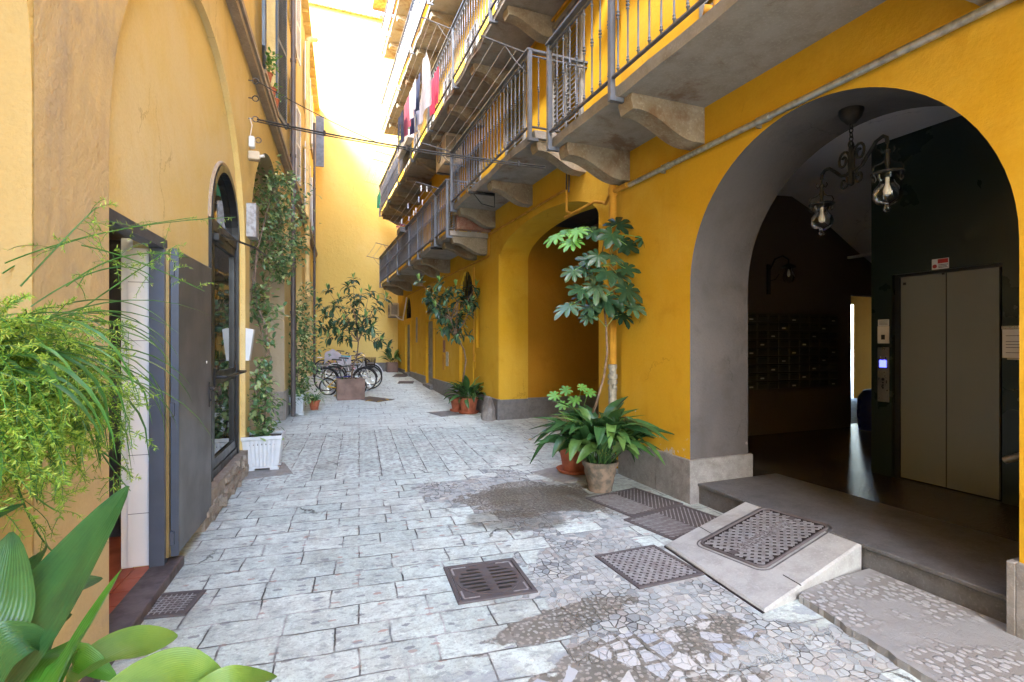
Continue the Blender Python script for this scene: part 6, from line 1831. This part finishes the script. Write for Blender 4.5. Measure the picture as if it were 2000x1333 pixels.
for i, (pts, W, face) in enumerate(specs):
    m = SM(None, True)
    bigleaf(m, pts, W*1.05, face)
    a = atz(*pts[0]); m.tube([root + Vector((R.uniform(-.06,.06), R.uniform(-.06,.06), 0)), root.lerp(a, .5) + Vector((0,0,.03)), a], .006, 6)
    lo = obj('leaf', m, M['lf_big_lime' if i in (3, 4, 5) else ('lf_big_bright' if i in (1, 9) else 'lf_big')], t)
    at_ = lo.data.attributes.new('across', 'FLOAT', 'POINT'); nv = len(lo.data.vertices)
    at_.data.foreach_set('value', [((q % 9) - 4)/4 if q < 153 else 0.0 for q in range(nv)])
# ---------------------------------------------------------------- bicycles
def bicycle(label, loc, rot, fm, r=.335, wb=1.05, lean=.06, basket=False, rack_=False, guard=False, saddle='b_black', bars_='flat', cover=False, crank_col=None, step=False, swing='b_yellow'):
    t = thing('bicycle', label, 'bicycle', (0,0,0), 'bicycles parked at the far end')
    def wheel(x):
        c = SM(); c.tube([(x + r*math.cos(a), 0, r + r*math.sin(a)) for a in [2*PI*k/36 for k in range(37)]], .019, 8); w = obj('wheel', c, M['rubber'], t)
        c = SM(); c.tube([(x + (r-.028)*math.cos(a), 0, r + (r-.028)*math.sin(a)) for a in [2*PI*k/32 for k in range(33)]], .009, 6); obj('rim', c, M['chrome'], w)
        c = SM()
        for k in range(20):
            a = 2*PI*k/20; y_ = .025*(1 if k % 2 else -1); a2 = a + .5*(1 if k % 4 < 2 else -1)
            c.tube([(x + .02*math.cos(a2), y_, r + .02*math.sin(a2)), (x + (r-.03)*math.cos(a), 0, r + (r-.03)*math.sin(a))], .0022, 3)
        c.tube([(x, -.045, r), (x, .045, r)], .017, 8); obj('spokes', c, M['chrome'], w)
        if guard:
            c = SM(); c.tube([(x + (r+.032)*math.cos(a), 0, r + (r+.032)*math.sin(a)) for a in [.15 + k*PI*.85/14 for k in range(15)]], .016, 6); obj('mudguard', c, M[fm], w)
    wheel(0); wheel(wb)
    bb = (wb*.42, 0, r*.82); st = (wb*.30, 0, r+.42*r/.335); hd = (wb*.80, 0, r+.43*r/.335); hb = (wb*.835, 0, r+.25*r/.335)
    f = SM()
    if step: f.tube([hb, (wb*.62, 0, r*1.2), (wb*.5, 0, r*.95), bb], .02, 8); f.tube([hd, (wb*.60, 0, r*1.45), (wb*.44, 0, r*1.15)], .014, 8)
    else: f.tube([hd, (st[0]+.02, 0, st[2]-.04)], .016, 8); f.tube([hb, bb], .019, 8)
    f.tube([st, bb], .016, 8); f.tube([hd, hb], .02, 8)
    fo = obj('frame', f, M[fm], t)
    f = SM()
    for y_ in (-.05, .05): f.tube([(bb[0], y_*.6, bb[2]), (0, y_, r)], .01, 6); f.tube([(st[0], y_*.4, st[2]-.06), (0, y_, r)], .008, 6)
    obj('rear_stays', f, M[crank_col or fm], fo)
    f = SM()
    for y_ in (-.05, .05): f.tube([(hb[0], y_*.8, hb[2]), (wb*.94, y_, r*1.05), (wb, y_, r)], .012, 6)
    obj('fork', f, M[fm], t)
    s = SM(); s.tube([st, (st[0]-.03, 0, st[2]+.14)], .012, 6)
    sx_, sz_ = st[0]-.03, st[2]+.15
    vs = []; 
    for (x, w_, z) in ((-.13,.075,.03),(-.08,.085,.035),(0,.05,.025),(.08,.025,.02),(.15,.018,.01)):
        vs += [(sx_+x, -w_, sz_+z-.02), (sx_+x, -w_*.5, sz_+z+.02), (sx_+x, w_*.5, sz_+z+.02), (sx_+x, w_, sz_+z-.02)]
    s.add(vs, [(i*4+k, i*4+k+1, i*4+k+5, i*4+k+4) for i in range(4) for k in range(3)] + [(i*4+3, i*4, i*4+4, i*4+7) for i in range(4)] + [(0,3,2,1), (16,17,18,19)])
    obj('saddle', s, M[saddle], t)
    h = SM(); hz = hd[2] + .12
    h.tube([hd, (hd[0]-.02, 0, hz)], .012, 6)
    if bars_ == 'flat': h.tube([(hd[0]-.06, -.29, hz+.03), (hd[0]+.02, -.12, hz+.02), (hd[0]-.0, 0, hz), (hd[0]+.02, .12, hz+.02), (hd[0]-.06, .29, hz+.03)], .012, 6)
    else: h.tube([(hd[0]-.22, -.27, hz+.10), (hd[0]-.05, -.25, hz+.15), (hd[0]+.04, -.10, hz+.08), (hd[0], 0, hz), (hd[0]+.04, .10, hz+.08), (hd[0]-.05, .25, hz+.15), (hd[0]-.22, .27, hz+.10)], .012, 6)
    ho = obj('handlebar', h, M['chrome'], t)
    h = SM()
    for y_ in (-1, 1): h.tube([(hd[0]-(.06 if bars_ == 'flat' else .12), y_*.24, hz+(.03 if bars_ == 'flat' else .125)), (hd[0]-(.10 if bars_ == 'flat' else .24), y_*.31 if bars_ == 'flat' else y_*.272, hz+(.03 if bars_ == 'flat' else .095))], .017, 8)
    obj('grip', h, M['black'], ho)
    k_ = SM(); k_.tube([(bb[0] + .075*math.cos(a), .05, bb[2] + .075*math.sin(a)) for a in [2*PI*k/18 for k in range(19)]], .008, 5); k_.tube([(bb[0], -.07, bb[2]), (bb[0], .07, bb[2])], .02, 8)
    k_.tube([(bb[0], .07, bb[2]), (bb[0]+.12, .075, bb[2]-.11)], .009, 6); k_.tube([(bb[0], -.07, bb[2]), (bb[0]-.12, -.075, bb[2]+.11)], .009, 6)
    k_.box(bb[0]+.08, bb[0]+.16, .07, .15, bb[2]-.12, bb[2]-.10); k_.box(bb[0]-.16, bb[0]-.08, -.15, -.07, bb[2]+.10, bb[2]+.12)
    obj('crank', k_, M['chrome'], t)
    ks = SM(); ks.tube([(.05, .06, r*.9), (.16, .16, .0+.01)], .012, 6); obj('kickstand', ks, M['galv'], t)
    if rack_:
        q = SM(); z_ = 2*r+.09
        for y_ in (-.06, .06): q.tube([(-.22, y_, z_), (.20, y_, z_)], .006, 5); q.tube([(-.1, y_, z_), (0, y_, r)], .005, 5)
        for x in (-.22, -.08, .06, .20): q.tube([(x, -.06, z_), (x, .06, z_)], .005, 5)
        obj('carrier', q, M['chrome'], t)
    if basket:
        q = SM(); x0_, z0_ = hd[0]+.09, hd[2]-.12
        for i in range(7):
            z = z0_ + i*.04; e = .0 + i*.006
            q.tube([(x0_-e, -.15-e, z), (x0_+.24+e, -.15-e, z), (x0_+.24+e, .15+e, z), (x0_-e, .15+e, z), (x0_-e, -.15-e, z)], .008, 5)
        for a_ in [k*.06 for k in range(6)]:
            for y_ in (-.16, .16): q.tube([(x0_+a_*.8, y_*.95, z0_), (x0_+a_*.8, y_*1.08, z0_+.24)], .005, 4)
            q.tube([(x0_+.245, -.15+a_, z0_), (x0_+.28, -.15+a_, z0_+.24)], .005, 4); q.tube([(x0_-.0, -.15+a_, z0_), (x0_-.03, -.15+a_, z0_+.24)], .005, 4)
        for k in range(8): q.tube([(x0_, -.14+k*.04, z0_), (x0_+.24, -.14+k*.04, z0_)], .006, 4)
        obj('basket', q, M[basket], t)
    if cover:
        q = SM(); n_ = 12; vs = []
        for i in range(n_+1):
            x = sx_-.25 + i*.075; top_ = sz_+.05 + .10*math.sin(i*.5) - abs(i-4)*.012
            for (y_, dz) in ((-.24, -.34), (-.16, -.10), (-.05, .0), (.05, .0), (.16, -.1), (.24, -.34)): vs.append((x, y_ + .02*math.sin(i*1.7), top_ + dz + .02*math.sin(i*2.1+y_*9)))
        q.add(vs, [(i*6+k, i*6+k+1, i*6+k+7, i*6+k+6) for i in range(n_) for k in range(5)])
        obj('rain_cover', q, M['c_grey'], t)
    t.location = (loc[0], loc[1], rise(loc[1])); t.rotation_euler = (lean, 0, rot)
    return t
def bk(u, z): p = atz(u, 760, z); return (p.x, p.y)
bicycle('black city bicycle with a chrome carrier, rear wheel nearest the drainpipe', bk(637, 15.2), -.22, 'b_black', .335, 1.12, .05, rack_=True, guard=True)
bicycle("child's blue bicycle with yellow rear stays in front of the black one", bk(641, 14.4), -.30, 'b_blue', .235, .82, .05, crank_col='b_yellow', saddle='b_black')
bicycle('white bicycle with a wicker basket half hidden by the rusty planter', bk(655, 16.4), -.16, 'b_white', .34, 1.10, -.04, basket='wicker', guard=True, bars_='swept', saddle='b_teal', step=True)
bicycle('silver bicycle with swept handlebars, front wheel right of the rusty planter', bk(652, 15.6), -.20, 'b_silver', .345, 1.08, .07, bars_='swept', basket='blackiron')
bicycle('pink bicycle partly under a grey rain cover near the end wall', bk(632, 18.4), -.1, 'b_pink', .33, 1.08, .05, cover=True, rack_=True, step=True, saddle='b_pink')
bicycle('black mountain bicycle with a high saddle behind the pink one', bk(648, 19.3), -.05, 'b_black', .34, 1.10, -.05)
q = bk(655, 16.2)
